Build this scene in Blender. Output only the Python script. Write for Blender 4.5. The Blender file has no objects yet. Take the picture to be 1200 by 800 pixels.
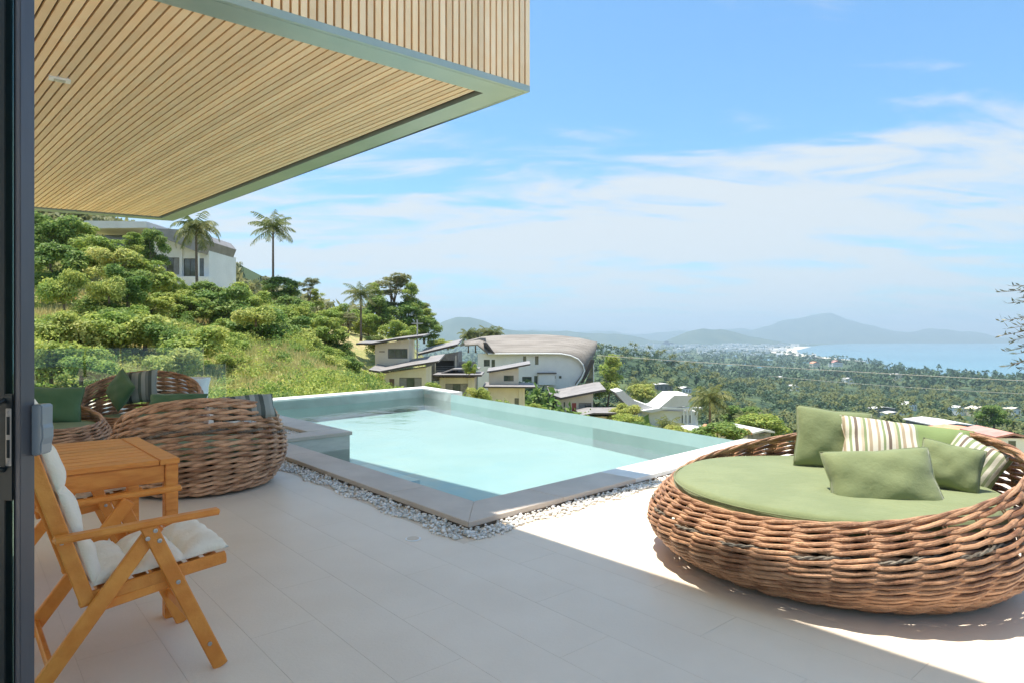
import bpy, bmesh, math, random
import numpy as np
from mathutils import Vector, Matrix, Euler
R = random.Random(7)
NR = np.random.default_rng(11)
sc = bpy.context.scene
F, CX, HY, EYE = 760.0, 600.0, 396.0, 1.3      # survey of the place: focal length in px, horizon, eye height

# ---------------------------------------------------------------- camera
cam = bpy.data.cameras.new("camera"); camo = bpy.data.objects.new("camera", cam)
sc.collection.objects.link(camo); sc.camera = camo
camo.location = (0, 0, EYE); camo.rotation_euler = (math.pi / 2, 0, 0)
cam.lens = 36 * F / 1200; cam.sensor_width = 36; cam.shift_y = -4 / 1200
cam.clip_start = 0.05; cam.clip_end = 60000
# ---------------------------------------------------------------- light
SUNV = Vector((-0.18, 0.08, 1.0)).normalized()
elev = math.asin(SUNV.z); azim = math.atan2(SUNV.x, SUNV.y)
sun = bpy.data.lights.new("sun", 'SUN'); suno = bpy.data.objects.new("sun", sun)
sc.collection.objects.link(suno); sun.energy = 2.2; sun.angle = math.radians(0.5); sun.color = (1, 0.93, 0.82)
suno.rotation_euler = (-SUNV).to_track_quat('-Z', 'Y').to_euler(); suno.location = (0, 0, 60)
w = bpy.data.worlds.new("World"); sc.world = w; w.use_nodes = True
nt = w.node_tree; nt.nodes.clear()
def nd(t, ty, **k):
    n = t.nodes.new(ty)
    for a, b in k.items():
        if a.startswith('i_'): n.inputs[a[2:].replace('_', ' ')].default_value = b
        else: setattr(n, a, b)
    return n
def mth(t, op, a, b=None, c=None, clamp=False):
    n = t.nodes.new('ShaderNodeMath'); n.operation = op; n.use_clamp = clamp
    for i, v in enumerate((a, b, c)):
        if v is None: continue
        if isinstance(v, (int, float)): n.inputs[i].default_value = v
        else: t.links.new(v, n.inputs[i])
    return n.outputs[0]
def mixc(t, f, a, b, mode='MIX'):
    n = t.nodes.new('ShaderNodeMix'); n.data_type = 'RGBA'; n.blend_type = mode
    for s, v in ((n.inputs[0], f), (n.inputs[6], a), (n.inputs[7], b)):
        if isinstance(v, (int, float)): s.default_value = v
        elif isinstance(v, tuple): s.default_value = (*v, 1)[:4]
        else: t.links.new(v, s)
    return n.outputs[2]
def sstep(t, v, a, b):
    n = t.nodes.new('ShaderNodeMapRange'); n.interpolation_type = 'SMOOTHSTEP'
    t.links.new(v, n.inputs[0]); n.inputs[1].default_value = a; n.inputs[2].default_value = b
    return n.outputs[0]
SKY_STR = 0.072
sky = nd(nt, 'ShaderNodeTexSky', sky_type='NISHITA', sun_disc=False, sun_elevation=elev, sun_rotation=azim,
         altitude=100, air_density=1.0, dust_density=1.5, ozone_density=3.0)
tc = nd(nt, 'ShaderNodeTexCoord')
sep = nd(nt, 'ShaderNodeSeparateXYZ'); nt.links.new(tc.outputs['Generated'], sep.inputs[0])
X, Y, Z = sep.outputs
ze = mth(nt, 'MAXIMUM', Z, 0.0)
dn = mth(nt, 'ADD', ze, 0.16)
comb = nd(nt, 'ShaderNodeCombineXYZ')
nt.links.new(mth(nt, 'DIVIDE', X, dn), comb.inputs[0]); nt.links.new(mth(nt, 'DIVIDE', Y, dn), comb.inputs[1])
def cloud_noise(scale, loc, det, dist, stretch=(1, 1, 1), rot=0):
    m = nd(nt, 'ShaderNodeMapping'); m.inputs['Scale'].default_value = stretch; m.inputs['Location'].default_value = loc
    m.inputs['Rotation'].default_value = (0, 0, rot)
    nt.links.new(comb.outputs[0], m.inputs[0])
    n = nd(nt, 'ShaderNodeTexNoise', i_Scale=scale, i_Detail=det, i_Roughness=0.58, i_Distortion=dist)
    nt.links.new(m.outputs[0], n.inputs['Vector']); return n.outputs[0]
big = cloud_noise(0.8, (7.3, 2.2, 0), 9, 0.5, (0.75, 1.5, 1), 0.25)
wisp = cloud_noise(2.3, (2.3, 1.2, 0), 10, 1.4, (0.6, 1.6, 1), 0.6)
low = mth(nt, 'SUBTRACT', 1.0, sstep(nt, Z, 0.13, 0.44))
thr = mth(nt, 'ADD', big, mth(nt, 'MULTIPLY', mth(nt, 'SUBTRACT', wisp, 0.5), 0.62))
thr = mth(nt, 'ADD', thr, mth(nt, 'MULTIPLY', low, 0.2))
m1 = mth(nt, 'MULTIPLY', sstep(nt, thr, 0.49, 0.74), 0.92)
hz = mth(nt, 'SUBTRACT', 1.0, sstep(nt, Z, -0.02, 0.24))
m1 = mth(nt, 'MAXIMUM', m1, mth(nt, 'MULTIPLY', hz, 0.42))
CL = 0.235 / SKY_STR
skyc = mixc(nt, 1.0, sky.outputs[0], (0.50, 0.78, 0.88), 'MULTIPLY')
skym = mixc(nt, m1, skyc, (CL * 0.95, CL * 0.99, CL * 1.0))
bg = nd(nt, 'ShaderNodeBackground'); bg.inputs[1].default_value = SKY_STR
nt.links.new(skym, bg.inputs[0])
nt.links.new(bg.outputs[0], nd(nt, 'ShaderNodeOutputWorld').inputs[0])
sc.view_settings.view_transform = 'Standard'; sc.view_settings.look = 'None'
sc.view_settings.gamma = 1; sc.view_settings.exposure = 1.9
cy = sc.cycles
cy.use_denoising = True; cy.max_bounces = 8; cy.diffuse_bounces = 4; cy.glossy_bounces = 3
cy.transmission_bounces = 4; cy.volume_bounces = 0; cy.transparent_max_bounces = 12
cy.caustics_reflective = False; cy.caustics_refractive = False; cy.sample_clamp_indirect = 8

# ---------------------------------------------------------------- helpers
def P(px, py, d): return Vector(((px - CX) / F * d, d, EYE + (HY - py) / F * d))
def G(px, py, z=0.0):
    d = (EYE - z) * F / (py - HY); return Vector(((px - CX) / F * d, d, z))
COL = sc.collection
def link(name, data, parent=None):
    o = bpy.data.objects.new(name, data); COL.objects.link(o)
    if parent: o.parent = parent
    return o
def tag(o, label=None, cat=None, group=None, kind=None):
    for k, v in (('label', label), ('category', cat), ('group', group), ('kind', kind)):
        if v: o[k] = v
    return o
def thing(name, label, cat, loc=(0, 0, 0), rz=0, group=None):
    o = link(name, None); o.location = loc; o.rotation_euler = (0, 0, rz); o.empty_display_size = 0.2
    return tag(o, label, cat, group)
def dup(root, loc=None, rz=None, label=None):
    r = root.copy(); COL.objects.link(r)
    if loc is not None: r.location = loc
    if rz is not None: r.rotation_euler = (0, 0, rz)
    if label: r['label'] = label
    for ch in list(root.children):
        c = ch.copy(); COL.objects.link(c); c.parent = r
        for g in ch.children:
            d = g.copy(); COL.objects.link(d); d.parent = c
    return r
class MB:
    def __init__(s): s.v = []; s.f = []
    def add(s, vs, fs):
        b = len(s.v); s.v += [tuple(p) for p in vs]; s.f += [tuple(b + i for i in f) for f in fs]; return s
    def box(s, a, b, M=None):
        x0, y0, z0 = a; x1, y1, z1 = b
        vs = [Vector(p) for p in ((x0,y0,z0),(x1,y0,z0),(x1,y1,z0),(x0,y1,z0),(x0,y0,z1),(x1,y0,z1),(x1,y1,z1),(x0,y1,z1))]
        if M: vs = [M @ p for p in vs]
        return s.add(vs, [(0,3,2,1),(4,5,6,7),(0,1,5,4),(1,2,6,5),(2,3,7,6),(3,0,4,7)])
    def bar(s, p, q, w, h, up=(0, 0, 1), bev=0.0):
        """board from p to q, w across (side), h along up"""
        p, q = Vector(p), Vector(q); t = (q - p).normalized(); u = Vector(up)
        sd = t.cross(u).normalized(); u = sd.cross(t).normalized()
        if bev <= 0: prof = [(-w/2,-h/2),(w/2,-h/2),(w/2,h/2),(-w/2,h/2)]
        else:
            c = bev; prof = [(-w/2+c,-h/2),(w/2-c,-h/2),(w/2,-h/2+c),(w/2,h/2-c),(w/2-c,h/2),(-w/2+c,h/2),(-w/2,h/2-c),(-w/2,-h/2+c)]
        n = len(prof); L = (q - p).length; vs = []
        st = [(0, 1.0)] if bev <= 0 else [(0, (min(w,h)/2-bev)/(min(w,h)/2)), (bev, 1.0)]
        st = st + [(L - a, b) for a, b in reversed(st)]
        for a, k in st:
            for x, y in prof: vs.append(p + t * a + sd * x * k + u * y * k)
        fs = [tuple(range(n))[::-1], tuple(range((len(st)-1)*n, len(st)*n))]
        for i in range(len(st) - 1):
            for j in range(n): fs.append((i*n+j, i*n+(j+1) % n, (i+1)*n+(j+1) % n, (i+1)*n+j))
        return s.add(vs, fs)
    def prism(s, poly, z0, z1):
        n = len(poly); vs = [(p[0], p[1], z0) for p in poly] + [(p[0], p[1], z1) for p in poly]
        ar = sum(poly[i][0]*poly[(i+1) % n][1]-poly[(i+1) % n][0]*poly[i][1] for i in range(n))
        if ar < 0: vs = [(p[0], p[1], z0) for p in poly[::-1]] + [(p[0], p[1], z1) for p in poly[::-1]]
        return s.add(vs, [tuple(range(n))[::-1], tuple(range(n, 2*n))] + [(i, (i+1) % n, n+(i+1) % n, n+i) for i in range(n)])
    def xz(s, poly, y0, y1):
        """prism of an (x,z) outline between y0 and y1"""
        n = len(poly)
        ar = sum(poly[i][0]*poly[(i+1) % n][1]-poly[(i+1) % n][0]*poly[i][1] for i in range(n))
        if ar < 0: poly = poly[::-1]
        vs = [(p[0], y0, p[1]) for p in poly] + [(p[0], y1, p[1]) for p in poly]
        return s.add(vs, [tuple(range(n)), tuple(range(n, 2*n))[::-1]] + [((i+1) % n, i, n+i, n+(i+1) % n) for i in range(n)])
    def tube(s, pts, r, n=8, closed=False, cap=True):
        pts = [Vector(p) for p in pts]; m = len(pts); vs = []; N = None
        for i, p in enumerate(pts):
            if closed: t = (pts[(i+1) % m] - pts[i-1]).normalized()
            else: t = (pts[min(i+1, m-1)] - pts[max(i-1, 0)]).normalized()
            if N is None:
                N = t.cross(Vector((0, 0, 1)))
                if N.length < .01: N = t.cross(Vector((0, 1, 0)))
                N.normalize()
            N = (N - t * N.dot(t)).normalized(); B = t.cross(N)
            rr = r[i] if isinstance(r, (list, tuple)) else r
            for k in range(n):
                a = 2 * math.pi * k / n; vs.append(p + N * math.cos(a) * rr + B * math.sin(a) * rr)
        fs = []
        for i in range(m if closed else m - 1):
            j = (i + 1) % m
            for k in range(n): fs.append((i*n+k, i*n+(k+1) % n, j*n+(k+1) % n, j*n+k))
        if cap and not closed: fs += [tuple(range(n))[::-1], tuple(range((m-1)*n, m*n))]
        return s.add(vs, fs)
    def lathe(s, prof, n=32, c=(0, 0, 0)):
        m = len(prof); vs = []
        for r, z in prof:
            for k in range(n): a = 2*math.pi*k/n; vs.append((c[0]+r*math.cos(a), c[1]+r*math.sin(a), c[2]+z))
        fs = [(i*n+k, i*n+(k+1) % n, (i+1)*n+(k+1) % n, (i+1)*n+k) for i in range(m-1) for k in range(n)]
        fs += [tuple(range(n))[::-1], tuple(range((m-1)*n, m*n))]
        return s.add(vs, fs)
    def build(s, name, mat, parent=None, smooth=False, bevel=0, seg=2):
        me = bpy.data.meshes.new(name); me.from_pydata(s.v, [], s.f)
        me.materials.append(mat)
        if bevel:
            bm = bmesh.new(); bm.from_mesh(me)
            ed = [e for e in bm.edges if len(e.link_faces) == 2 and e.calc_face_angle(0) > .6]
            bmesh.ops.bevel(bm, geom=ed, offset=bevel, segments=seg, affect='EDGES', clamp_overlap=True)
            bm.to_mesh(me); bm.free()
        me.update()
        if smooth:
            me.polygons.foreach_set('use_smooth', [True]*len(me.polygons))
            me.set_sharp_from_angle(angle=math.radians(50))
        return link(name, me, parent)
def clip(poly, p, n):
    """keep the part of a 2-D polygon where (q-p).n <= 0"""
    out = []
    for i in range(len(poly)):
        a, b = Vector(poly[i][:2]), Vector(poly[(i+1) % len(poly)][:2])
        da, db = (a-p).dot(n), (b-p).dot(n)
        if da <= 0: out.append(a)
        if (da < 0 < db) or (db < 0 < da): out.append(a + (b-a)*(da/(da-db)))
    return out
def isect(p, u, q, v):
    d = u.x*v.y-u.y*v.x; r = q-p; t = (r.x*v.y-r.y*v.x)/d; return p+u*t
# ---------------------------------------------------------------- materials
def mat(name, col, col2=None, rough=.6, scale=6, mix=(.35, .65), bump=0, bscale=40, spec=.5, metal=0, stretch=(1, 1, 1),
        rnd=0, det=6, coords='Object', island=0, transl=0, alpha=None, wave=None, val=0, sheen=0):
    m = bpy.data.materials.new(name); m.use_nodes = True; t = m.node_tree; b = t.nodes['Principled BSDF']
    b.inputs['Roughness'].default_value = rough; b.inputs['Metallic'].default_value = metal
    b.inputs['Specular IOR Level'].default_value = spec
    if sheen: b.inputs['Sheen Weight'].default_value = sheen
    tcn = nd(t, 'ShaderNodeTexCoord')
    if coords == 'World': g = nd(t, 'ShaderNodeNewGeometry'); cv = g.outputs['Position']
    else: cv = tcn.outputs[coords]
    mp = nd(t, 'ShaderNodeMapping'); mp.inputs['Scale'].default_value = stretch; t.links.new(cv, mp.inputs[0])
    c = None
    if col2 is not None:
        n = nd(t, 'ShaderNodeTexNoise', i_Scale=scale, i_Detail=det, i_Roughness=.6)
        vec = mp.outputs[0]
        if rnd:
            oi = nd(t, 'ShaderNodeObjectInfo'); va = nd(t, 'ShaderNodeVectorMath', operation='MULTIPLY_ADD')
            cb = nd(t, 'ShaderNodeCombineXYZ')
            for i in range(3): t.links.new(oi.outputs['Random'], cb.inputs[i])
            t.links.new(cb.outputs[0], va.inputs[0]); va.inputs[1].default_value = (37, 91, 53); t.links.new(vec, va.inputs[2]); vec = va.outputs[0]
        t.links.new(vec, n.inputs['Vector'])
        c = mixc(t, sstep(t, n.outputs[0], *mix), col, col2)
    else:
        rg = nd(t, 'ShaderNodeRGB'); rg.outputs[0].default_value = (*col, 1); c = rg.outputs[0]
    if rnd or val:
        oi = nd(t, 'ShaderNodeObjectInfo')
        v = mth(t, 'MULTIPLY_ADD', oi.outputs['Random'], 2*(rnd or val), 1-(rnd or val))
        hs = nd(t, 'ShaderNodeHueSaturation'); t.links.new(v, hs.inputs['Value']); t.links.new(c, hs.inputs['Color']); c = hs.outputs[0]
    if island:
        g = nd(t, 'ShaderNodeNewGeometry')
        v = mth(t, 'MULTIPLY_ADD', g.outputs['Random Per Island'], 2*island, 1-island)
        hs = nd(t, 'ShaderNodeHueSaturation'); t.links.new(v, hs.inputs['Value']); t.links.new(c, hs.inputs['Color'])
        hh = mth(t, 'MULTIPLY_ADD', g.outputs['Random Per Island'], -.05, .525); t.links.new(hh, hs.inputs['Hue']); c = hs.outputs[0]
    t.links.new(c, b.inputs['Base Color'])
    if bump:
        n = nd(t, 'ShaderNodeTexNoise', i_Scale=bscale, i_Detail=6, i_Roughness=.6); t.links.new(mp.outputs[0], n.inputs['Vector'])
        bp = nd(t, 'ShaderNodeBump', i_Strength=min(1, bump), i_Distance=.01*max(1, bump)); t.links.new(n.outputs[0], bp.inputs['Height'])
        t.links.new(bp.outputs[0], b.inputs['Normal'])
    if transl:
        tr = nd(t, 'ShaderNodeBsdfTranslucent'); t.links.new(c, tr.inputs[0])
        mx = nd(t, 'ShaderNodeMixShader'); mx.inputs[0].default_value = transl
        t.links.new(b.outputs[0], mx.inputs[1]); t.links.new(tr.outputs[0], mx.inputs[2])
        t.links.new(mx.outputs[0], t.nodes['Material Output'].inputs[0])
    return m
def glassy(name, tint, ior=1.45, rough=0.0, refl=1.0, bump=0, bscale=3, base=0.0):
    m = bpy.data.materials.new(name); m.use_nodes = True; t = m.node_tree; t.nodes.clear()
    tr = nd(t, 'ShaderNodeBsdfTransparent'); tr.inputs[0].default_value = (*tint, 1)
    gl = nd(t, 'ShaderNodeBsdfGlossy'); gl.inputs['Roughness'].default_value = rough
    fr = nd(t, 'ShaderNodeFresnel'); fr.inputs[0].default_value = ior
    if bump:
        tcn = nd(t, 'ShaderNodeTexCoord'); n = nd(t, 'ShaderNodeTexNoise', i_Scale=bscale, i_Detail=3, i_Distortion=.6)
        t.links.new(tcn.outputs['Object'], n.inputs['Vector'])
        bp = nd(t, 'ShaderNodeBump', i_Strength=bump, i_Distance=.02); t.links.new(n.outputs[0], bp.inputs['Height'])
        t.links.new(bp.outputs[0], gl.inputs['Normal']); t.links.new(bp.outputs[0], fr.inputs['Normal'])
    mx = nd(t, 'ShaderNodeMixShader'); t.links.new(mth(t, 'MULTIPLY_ADD', fr.outputs[0], refl, base), mx.inputs[0])
    t.links.new(tr.outputs[0], mx.inputs[1]); t.links.new(gl.outputs[0], mx.inputs[2])
    t.links.new(mx.outputs[0], nd(t, 'ShaderNodeOutputMaterial').inputs[0])
    return m
M = {}
M['deck'] = mat('deck_tile', (.79, .67, .53), (.85, .735, .595), .45, 1.3, (.3, .7), .12, 60, coords='World', val=.004)
M['grout'] = mat('grout', (.70, .60, .48), rough=.8)
M['stone'] = mat('coping_stone', (.55, .47, .39), (.66, .57, .48), .6, 2.2, (.3, .7), .25, 70, coords='World', val=.03)
M['stone_edge'] = mat('coping_underside', (.24, .19, .14), (.32, .26, .2), .7, 4, coords='World')
M['white_stone'] = mat('white_stone', (.72, .70, .66), (.8, .78, .74), .55, 3, bump=.2, bscale=60, coords='World', val=.02)
M['pebble'] = mat('pebble', (.62, .60, .56), (.86, .84, .79), .5, 9, island=.25, bump=.2, bscale=90)
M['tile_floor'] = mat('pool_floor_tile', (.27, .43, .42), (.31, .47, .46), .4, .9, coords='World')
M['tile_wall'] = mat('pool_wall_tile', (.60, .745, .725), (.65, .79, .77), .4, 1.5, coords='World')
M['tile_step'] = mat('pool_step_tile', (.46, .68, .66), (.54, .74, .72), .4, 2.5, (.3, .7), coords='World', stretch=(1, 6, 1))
M['wetwall'] = mat('pool_side_stone', (.60, .57, .50), (.68, .65, .57), .5, 5, coords='World', stretch=(1, 1, 5))
M['water'] = glassy('pool_water', (.95, .985, .985), 1.33, .0, .85, .45, 1.6)
M['batten'] = mat('pale_timber', (.95, .65, .39), (.97, .72, .47),   .55, 3, (.3, .7), .1, 40, rnd=.11, stretch=(1, 1, 1))
M['backing'] = mat('dark_backing', (.16, .07, .025), rough=.8)
M['batten_v'] = mat('pale_timber_upright', (.92, .68, .42), (.96, .76, .52), .55, 3, (.3, .7), rnd=.09)
M['backing_v'] = mat('amber_backing', (.60, .26, .06), rough=.8)
M['metal_trim'] = mat('painted_metal_trim', (.36, .45, .42), (.42, .50, .46), .3, 1.5, metal=.35, spec=.6)
M['black'] = mat('black_metal', (.012, .013, .015), rough=.35)
M['white_plastic'] = mat('white_plastic', (.85, .85, .85), rough=.3)
M['slab'] = mat('painted_concrete', (.6, .58, .55), (.66, .64, .6), .8, 2, bump=.2)
M['frame_grey'] = mat('grey_aluminium', (.085, .09, .105), (.10, .105, .12), .38, 20, metal=.5, stretch=(1, 1, .1))
M['frame_dark'] = mat('dark_aluminium', (.012, .02, .024), rough=.3, metal=.3)
M['steel'] = mat('brushed_steel', (.45, .45, .45), rough=.3, metal=.9)
M['handle_grey'] = mat('grey_enamel', (.22, .26, .29), rough=.3, metal=.3)
M['glass'] = glassy('door_glass', (.62, .82, .78), 1.45, base=.04)
M['rail_glass'] = glassy('railing_glass', (.94, .98, .96), 1.45, base=.01, refl=.8)
M['win'] = mat('window_glass', (.05, .065, .06), (.11, .13, .12), .08, .6, spec=.8, coords='World')
M['rattan'] = mat('rattan', (.19, .085, .042), (.50, .28, .155), .45, 5.5, (.33, .62), .9, 50, rnd=.16, spec=.4)
M['rattan_dk'] = mat('rattan_weathered', (.30, .145, .075), (.68, .40, .235), .45, 5.5, (.33, .62), .9, 50, rnd=.2, spec=.4)
M['rope'] = mat('weathered_rope', (.12, .10, .075), (.26, .22, .17), .8, 30)
M['stake'] = mat('rattan_stake', (.33, .20, .10), (.45, .28, .15), .6, 8)
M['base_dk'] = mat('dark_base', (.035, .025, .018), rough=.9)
M['green'] = mat('green_canvas', (.165, .20, .085), (.20, .235, .105), .85, 3, bump=.45, bscale=24, sheen=.2)
M['green_dk'] = mat('deep_green_canvas', (.075, .16, .07), (.10, .195, .09), .85, 3, bump=.3, bscale=200, sheen=.2)
M['sage'] = mat('sage_canvas', (.21, .29, .17), (.25, .33, .2), .85, 3, bump=.3, bscale=200)
M['ivory'] = mat('ivory_canvas', (.87, .78, .63), (.92, .84, .71), .85, 4, bump=.6, bscale=26, sheen=.2)
M['teak'] = mat('oiled_teak', (.68, .215, .03), (.86, .35, .065), .40, 4, (.3, .7), .3, 30, rnd=.10, stretch=(16, 1.5, 9), spec=.5)
M['teak_chair'] = mat('oiled_teak_chair', (.70, .225, .03), (.83, .33, .06), .40, 8, (.3, .7), .25, 60, rnd=.10)
M['tub'] = mat('white_enamel', (.75, .78, .80), rough=.25)
def stripes(name, base, cols, axis=0, scale=16, start=-9):
    m = mat(name, base, rough=.85, bump=.3, bscale=200); t = m.node_tree; b = t.nodes['Principled BSDF']
    tcn = nd(t, 'ShaderNodeTexCoord'); sp = nd(t, 'ShaderNodeSeparateXYZ'); t.links.new(tcn.outputs['Object'], sp.inputs[0])
    v = sp.outputs[axis]; fr = mth(t, 'FRACT', mth(t, 'MULTIPLY_ADD', v, scale/4, 50.1))
    cr = nd(t, 'ShaderNodeValToRGB'); cr.color_ramp.interpolation = 'CONSTANT'; e = cr.color_ramp.elements
    e[0].position = 0; e[0].color = (*cols[0], 1); e[1].position = 1/len(cols)*1; e[1].color = (*cols[1], 1)
    ps = [0]; k = len(cols); rr = random.Random(4)
    for i in range(1, k): ps.append(i/k + rr.uniform(-.25, .25)/k)
    e[1].position = ps[1]
    for i in range(2, k): q = e.new(ps[i]); q.color = (*cols[i], 1)
    t.links.new(fr, cr.inputs[0])
    c = cr.outputs[0]
    if start > -5:
        c = mixc(t, mth(t, 'GREATER_THAN', v, start), c, base)
    t.links.new(c, b.inputs['Base Color']); return m
W0, T0, G0, B0 = (.62, .58, .48), (.38, .30, .2), (.22, .27, .13), (.16, .12, .09)
M['stripe'] = stripes('striped_canvas', (.2, .265, .095), [W0, T0, W0, G0, W0, B0, W0, (.5, .42, .3), G0, W0, T0, W0], 0, 22, .04)
M['stripe_c'] = stripes('striped_corner_canvas', (.2, .265, .095), [W0, G0, W0, B0, W0, G0, W0, (.3, .33, .2)], 0, 30)
M['stripe_g'] = stripes('grey_striped_canvas', (.3, .3, .3), [(.36, .38, .34), (.13, .16, .13), (.4, .42, .38), (.2, .22, .2), (.08, .1, .09), (.3, .33, .3)], 0, 18)
# foliage
def leafmat(n, a, b, tl=.42): return mat(n, a, b, .55, .35, (.3, .7), island=.35, transl=tl, coords='World', spec=.25, det=3)
M['leaf_a'] = leafmat('leaf_mid_green', (.25, .36, .07), (.42, .46, .11))
M['leaf_b'] = leafmat('leaf_dark_green', (.14, .25, .055), (.25, .34, .085))
M['leaf_c'] = leafmat('leaf_yellow_green', (.36, .43, .10), (.52, .52, .16))
M['leaf_d'] = leafmat('leaf_bright_green', (.21, .34, .06), (.38, .43, .10))
M['leaf_olive'] = leafmat('leaf_olive', (.20, .22, .09), (.28, .28, .13))
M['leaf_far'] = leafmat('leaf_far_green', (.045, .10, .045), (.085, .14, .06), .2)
M['palm_leaf'] = leafmat('palm_frond_green', (.12, .16, .05), (.22, .23, .08))
M['bark'] = mat('bark', (.12, .085, .06), (.22, .17, .13), .9, 8, bump=1, bscale=30)
M['grass'] = mat('dry_grass', (.56, .48, .22), (.44, .44, .15), .8, .4, (.3, .7), island=.25, transl=.3, coords='World')
# ================================================================ TERRACE AND POOL
V2 = lambda a: Vector((a[0], a[1]))
A = V2(G(549, 611, .06)); uR = Vector((.715, .70)).normalized(); uL = Vector((-.650, .760)).normalized()
nR = Vector((uR.y, -uR.x)); nL = Vector((-uL.y, uL.x))          # outward (deck side) normals
I0, I1 = V2(G(536, 467.5, -.15)), V2(G(837, 522.5, -.15)); uI = (I1-I0).normalized()
B_ = isect(A, uR, I0, uI)
D_ = V2(G(542, 458.5, .06)); C_ = V2(G(498, 452, .06)); E_ = V2(G(252, 471, .06))
J_ = V2(G(413, 505, .06)); J2 = V2(G(322, 484.5, .06)); uJ = (J2-J_).normalized(); uF = (C_-E_).normalized()
def off(p, n, k): return p + n*k
a_ = isect(off(A, -nR, .40), uR, off(A, -nL, .37), uL)            # inner near corner
nI = Vector((-uI.y, uI.x)); nI = nI if nI.dot(A-I0) > 0 else -nI
b_ = isect(a_, uR, off(I0, nI, .22), uI)
D2 = isect(D_, (C_-D_).normalized(), I0, uI)
uCD = (D_-C_).normalized(); nCD = Vector((-uCD.y, uCD.x)); nCD = nCD if nCD.dot(A-C_) > 0 else -nCD
nF = Vector((-uF.y, uF.x)); nF = nF if nF.dot(A-C_) > 0 else -nF
dd = isect(off(C_, nCD, .3), uCD, off(I0, nI, .22), uI)
cc = isect(off(C_, nCD, .3), uCD, off(C_, nF, .45), uF)
ee = isect(J_, uJ, off(C_, nF, .45), uF)
K_ = isect(J_, uR, a_, uL)
basin = [a_, b_, dd, cc, ee, J_, K_]
WZ, FZ = -.160, -.47
# deck outline: left of the left line / near side of the near line
K0 = isect(J_, uR, A, uL)
E0 = isect(off(J_, nL, .45), uJ, E_, uF)
deck_poly = [A, B_+uR*.3, Vector((6.3, 6.3)), Vector((12, 3.0)), Vector((12, -6)), Vector((-13, -6)), Vector((-13, 7.5)), E_-uF*1.2, E0, off(J_, nL, .45)-uJ*-.02, K0]
mb = MB(); mb.prism([tuple(p) for p in deck_poly], -.30, -.0015)
terr = tag(mb.build('terrace_floor', M['grout']), kind='structure')
# plank tiles .3 x 1.2 along uL, clipped to the deck outline
nn = Vector((uL.y, -uL.x)); o0 = .665 - .3*40
axis_n = Vector((.760, .650)); axis_n.normalize()
near, rest = [], MB()
def inview(c):
    if c.y < .9: return False
    px = CX + F*c.x/c.y; py = HY + 988/c.y
    return -60 < px < 1260 and py < 900
lo, hi = -14, 16
for i in range(-60, 60):
    q0 = .665 + .3*i
    ofs = (i*.47) % 1.2
    for j in range(-14, 16):
        s0 = j*1.2 + ofs
        g = .0006
        def pt(q, s): return axis_n*q + uL*s
        poly = [pt(q0+g, s0+g), pt(q0+.3-g, s0+g), pt(q0+.3-g, s0+1.2-g), pt(q0+g, s0+1.2-g)]
        c = (poly[0]+poly[2])/2
        if not (-13 < c.x < 11.5 and -6 < c.y < 13.4): continue
        if c.length > 5.5 and not inview(c): continue
        p1 = clip(poly, off(A, nR, .19), -nR)                    # keep deck side of near edge
        eq = V2((6.3-B_.x, 6.3-B_.y)); p1 = clip(p1, B_+uR*.3, Vector((-eq.y, eq.x))) if len(p1) > 2 else p1
        p1 = clip(p1, Vector((6.3, 6.3)), Vector((3.3, 5.7))) if len(p1) > 2 else p1
        p2 = clip(clip(poly, off(A, nR, .19), nR), off(A, nL, .19), -nL)
        for pl in (p1, p2):
            if len(pl) < 3: continue
            m_ = clip(pl, J_+nL*.6, Vector((uR.x, uR.y))*-1) if False else pl
            if c.length < 9 and inview(c) and len(near) < 285: near.append(m_)
            else: rest.prism([tuple(p) for p in m_], -.001, 0.0)
for pl in near:
    t_ = MB().prism([tuple(p) for p in pl], -.001, 0.0).build('floor_tile', M['deck'], terr)
tag(rest.build('floor_tile', M['deck'], terr), kind='stuff')
# ---- pool
pool = thing('swimming_pool', 'L-shaped infinity pool of pale turquoise water with grey stone and white coping', 'pool', (0, 0, 0))
def ring(poly, z0, z1, mt, name, par, skip=()):
    m = MB(); n = len(poly)
    for i in range(n):
        if i in skip: continue
        p, q = poly[i], poly[(i+1) % n]
        m.add([(p.x, p.y, z0), (q.x, q.y, z0), (q.x, q.y, z1), (p.x, p.y, z1)], [(0, 1, 2, 3)])
    return m.build(name, mt, par)
def sheet(poly, z, mt, name, par):
    return MB().add([(p[0], p[1], z) for p in poly], [tuple(range(len(poly)))]).build(name, mt, par)
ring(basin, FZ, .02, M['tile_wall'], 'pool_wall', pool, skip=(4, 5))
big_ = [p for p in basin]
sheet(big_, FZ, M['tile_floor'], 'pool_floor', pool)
wat = sheet(basin, WZ, M['water'], 'water', pool)
# bench and steps under water along the left side
s1 = a_ + (-nL)*.34; L_ = (K_-a_).length
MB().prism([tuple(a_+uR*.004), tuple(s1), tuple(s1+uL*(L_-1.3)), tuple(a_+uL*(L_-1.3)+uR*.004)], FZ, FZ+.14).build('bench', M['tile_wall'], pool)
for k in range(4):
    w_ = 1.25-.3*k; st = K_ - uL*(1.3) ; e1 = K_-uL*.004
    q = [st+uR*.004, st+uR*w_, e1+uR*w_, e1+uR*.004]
    MB().prism([tuple(p) for p in q], FZ+.065*k, FZ+.065*(k+1)).build('step', M['tile_step'], pool)
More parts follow.
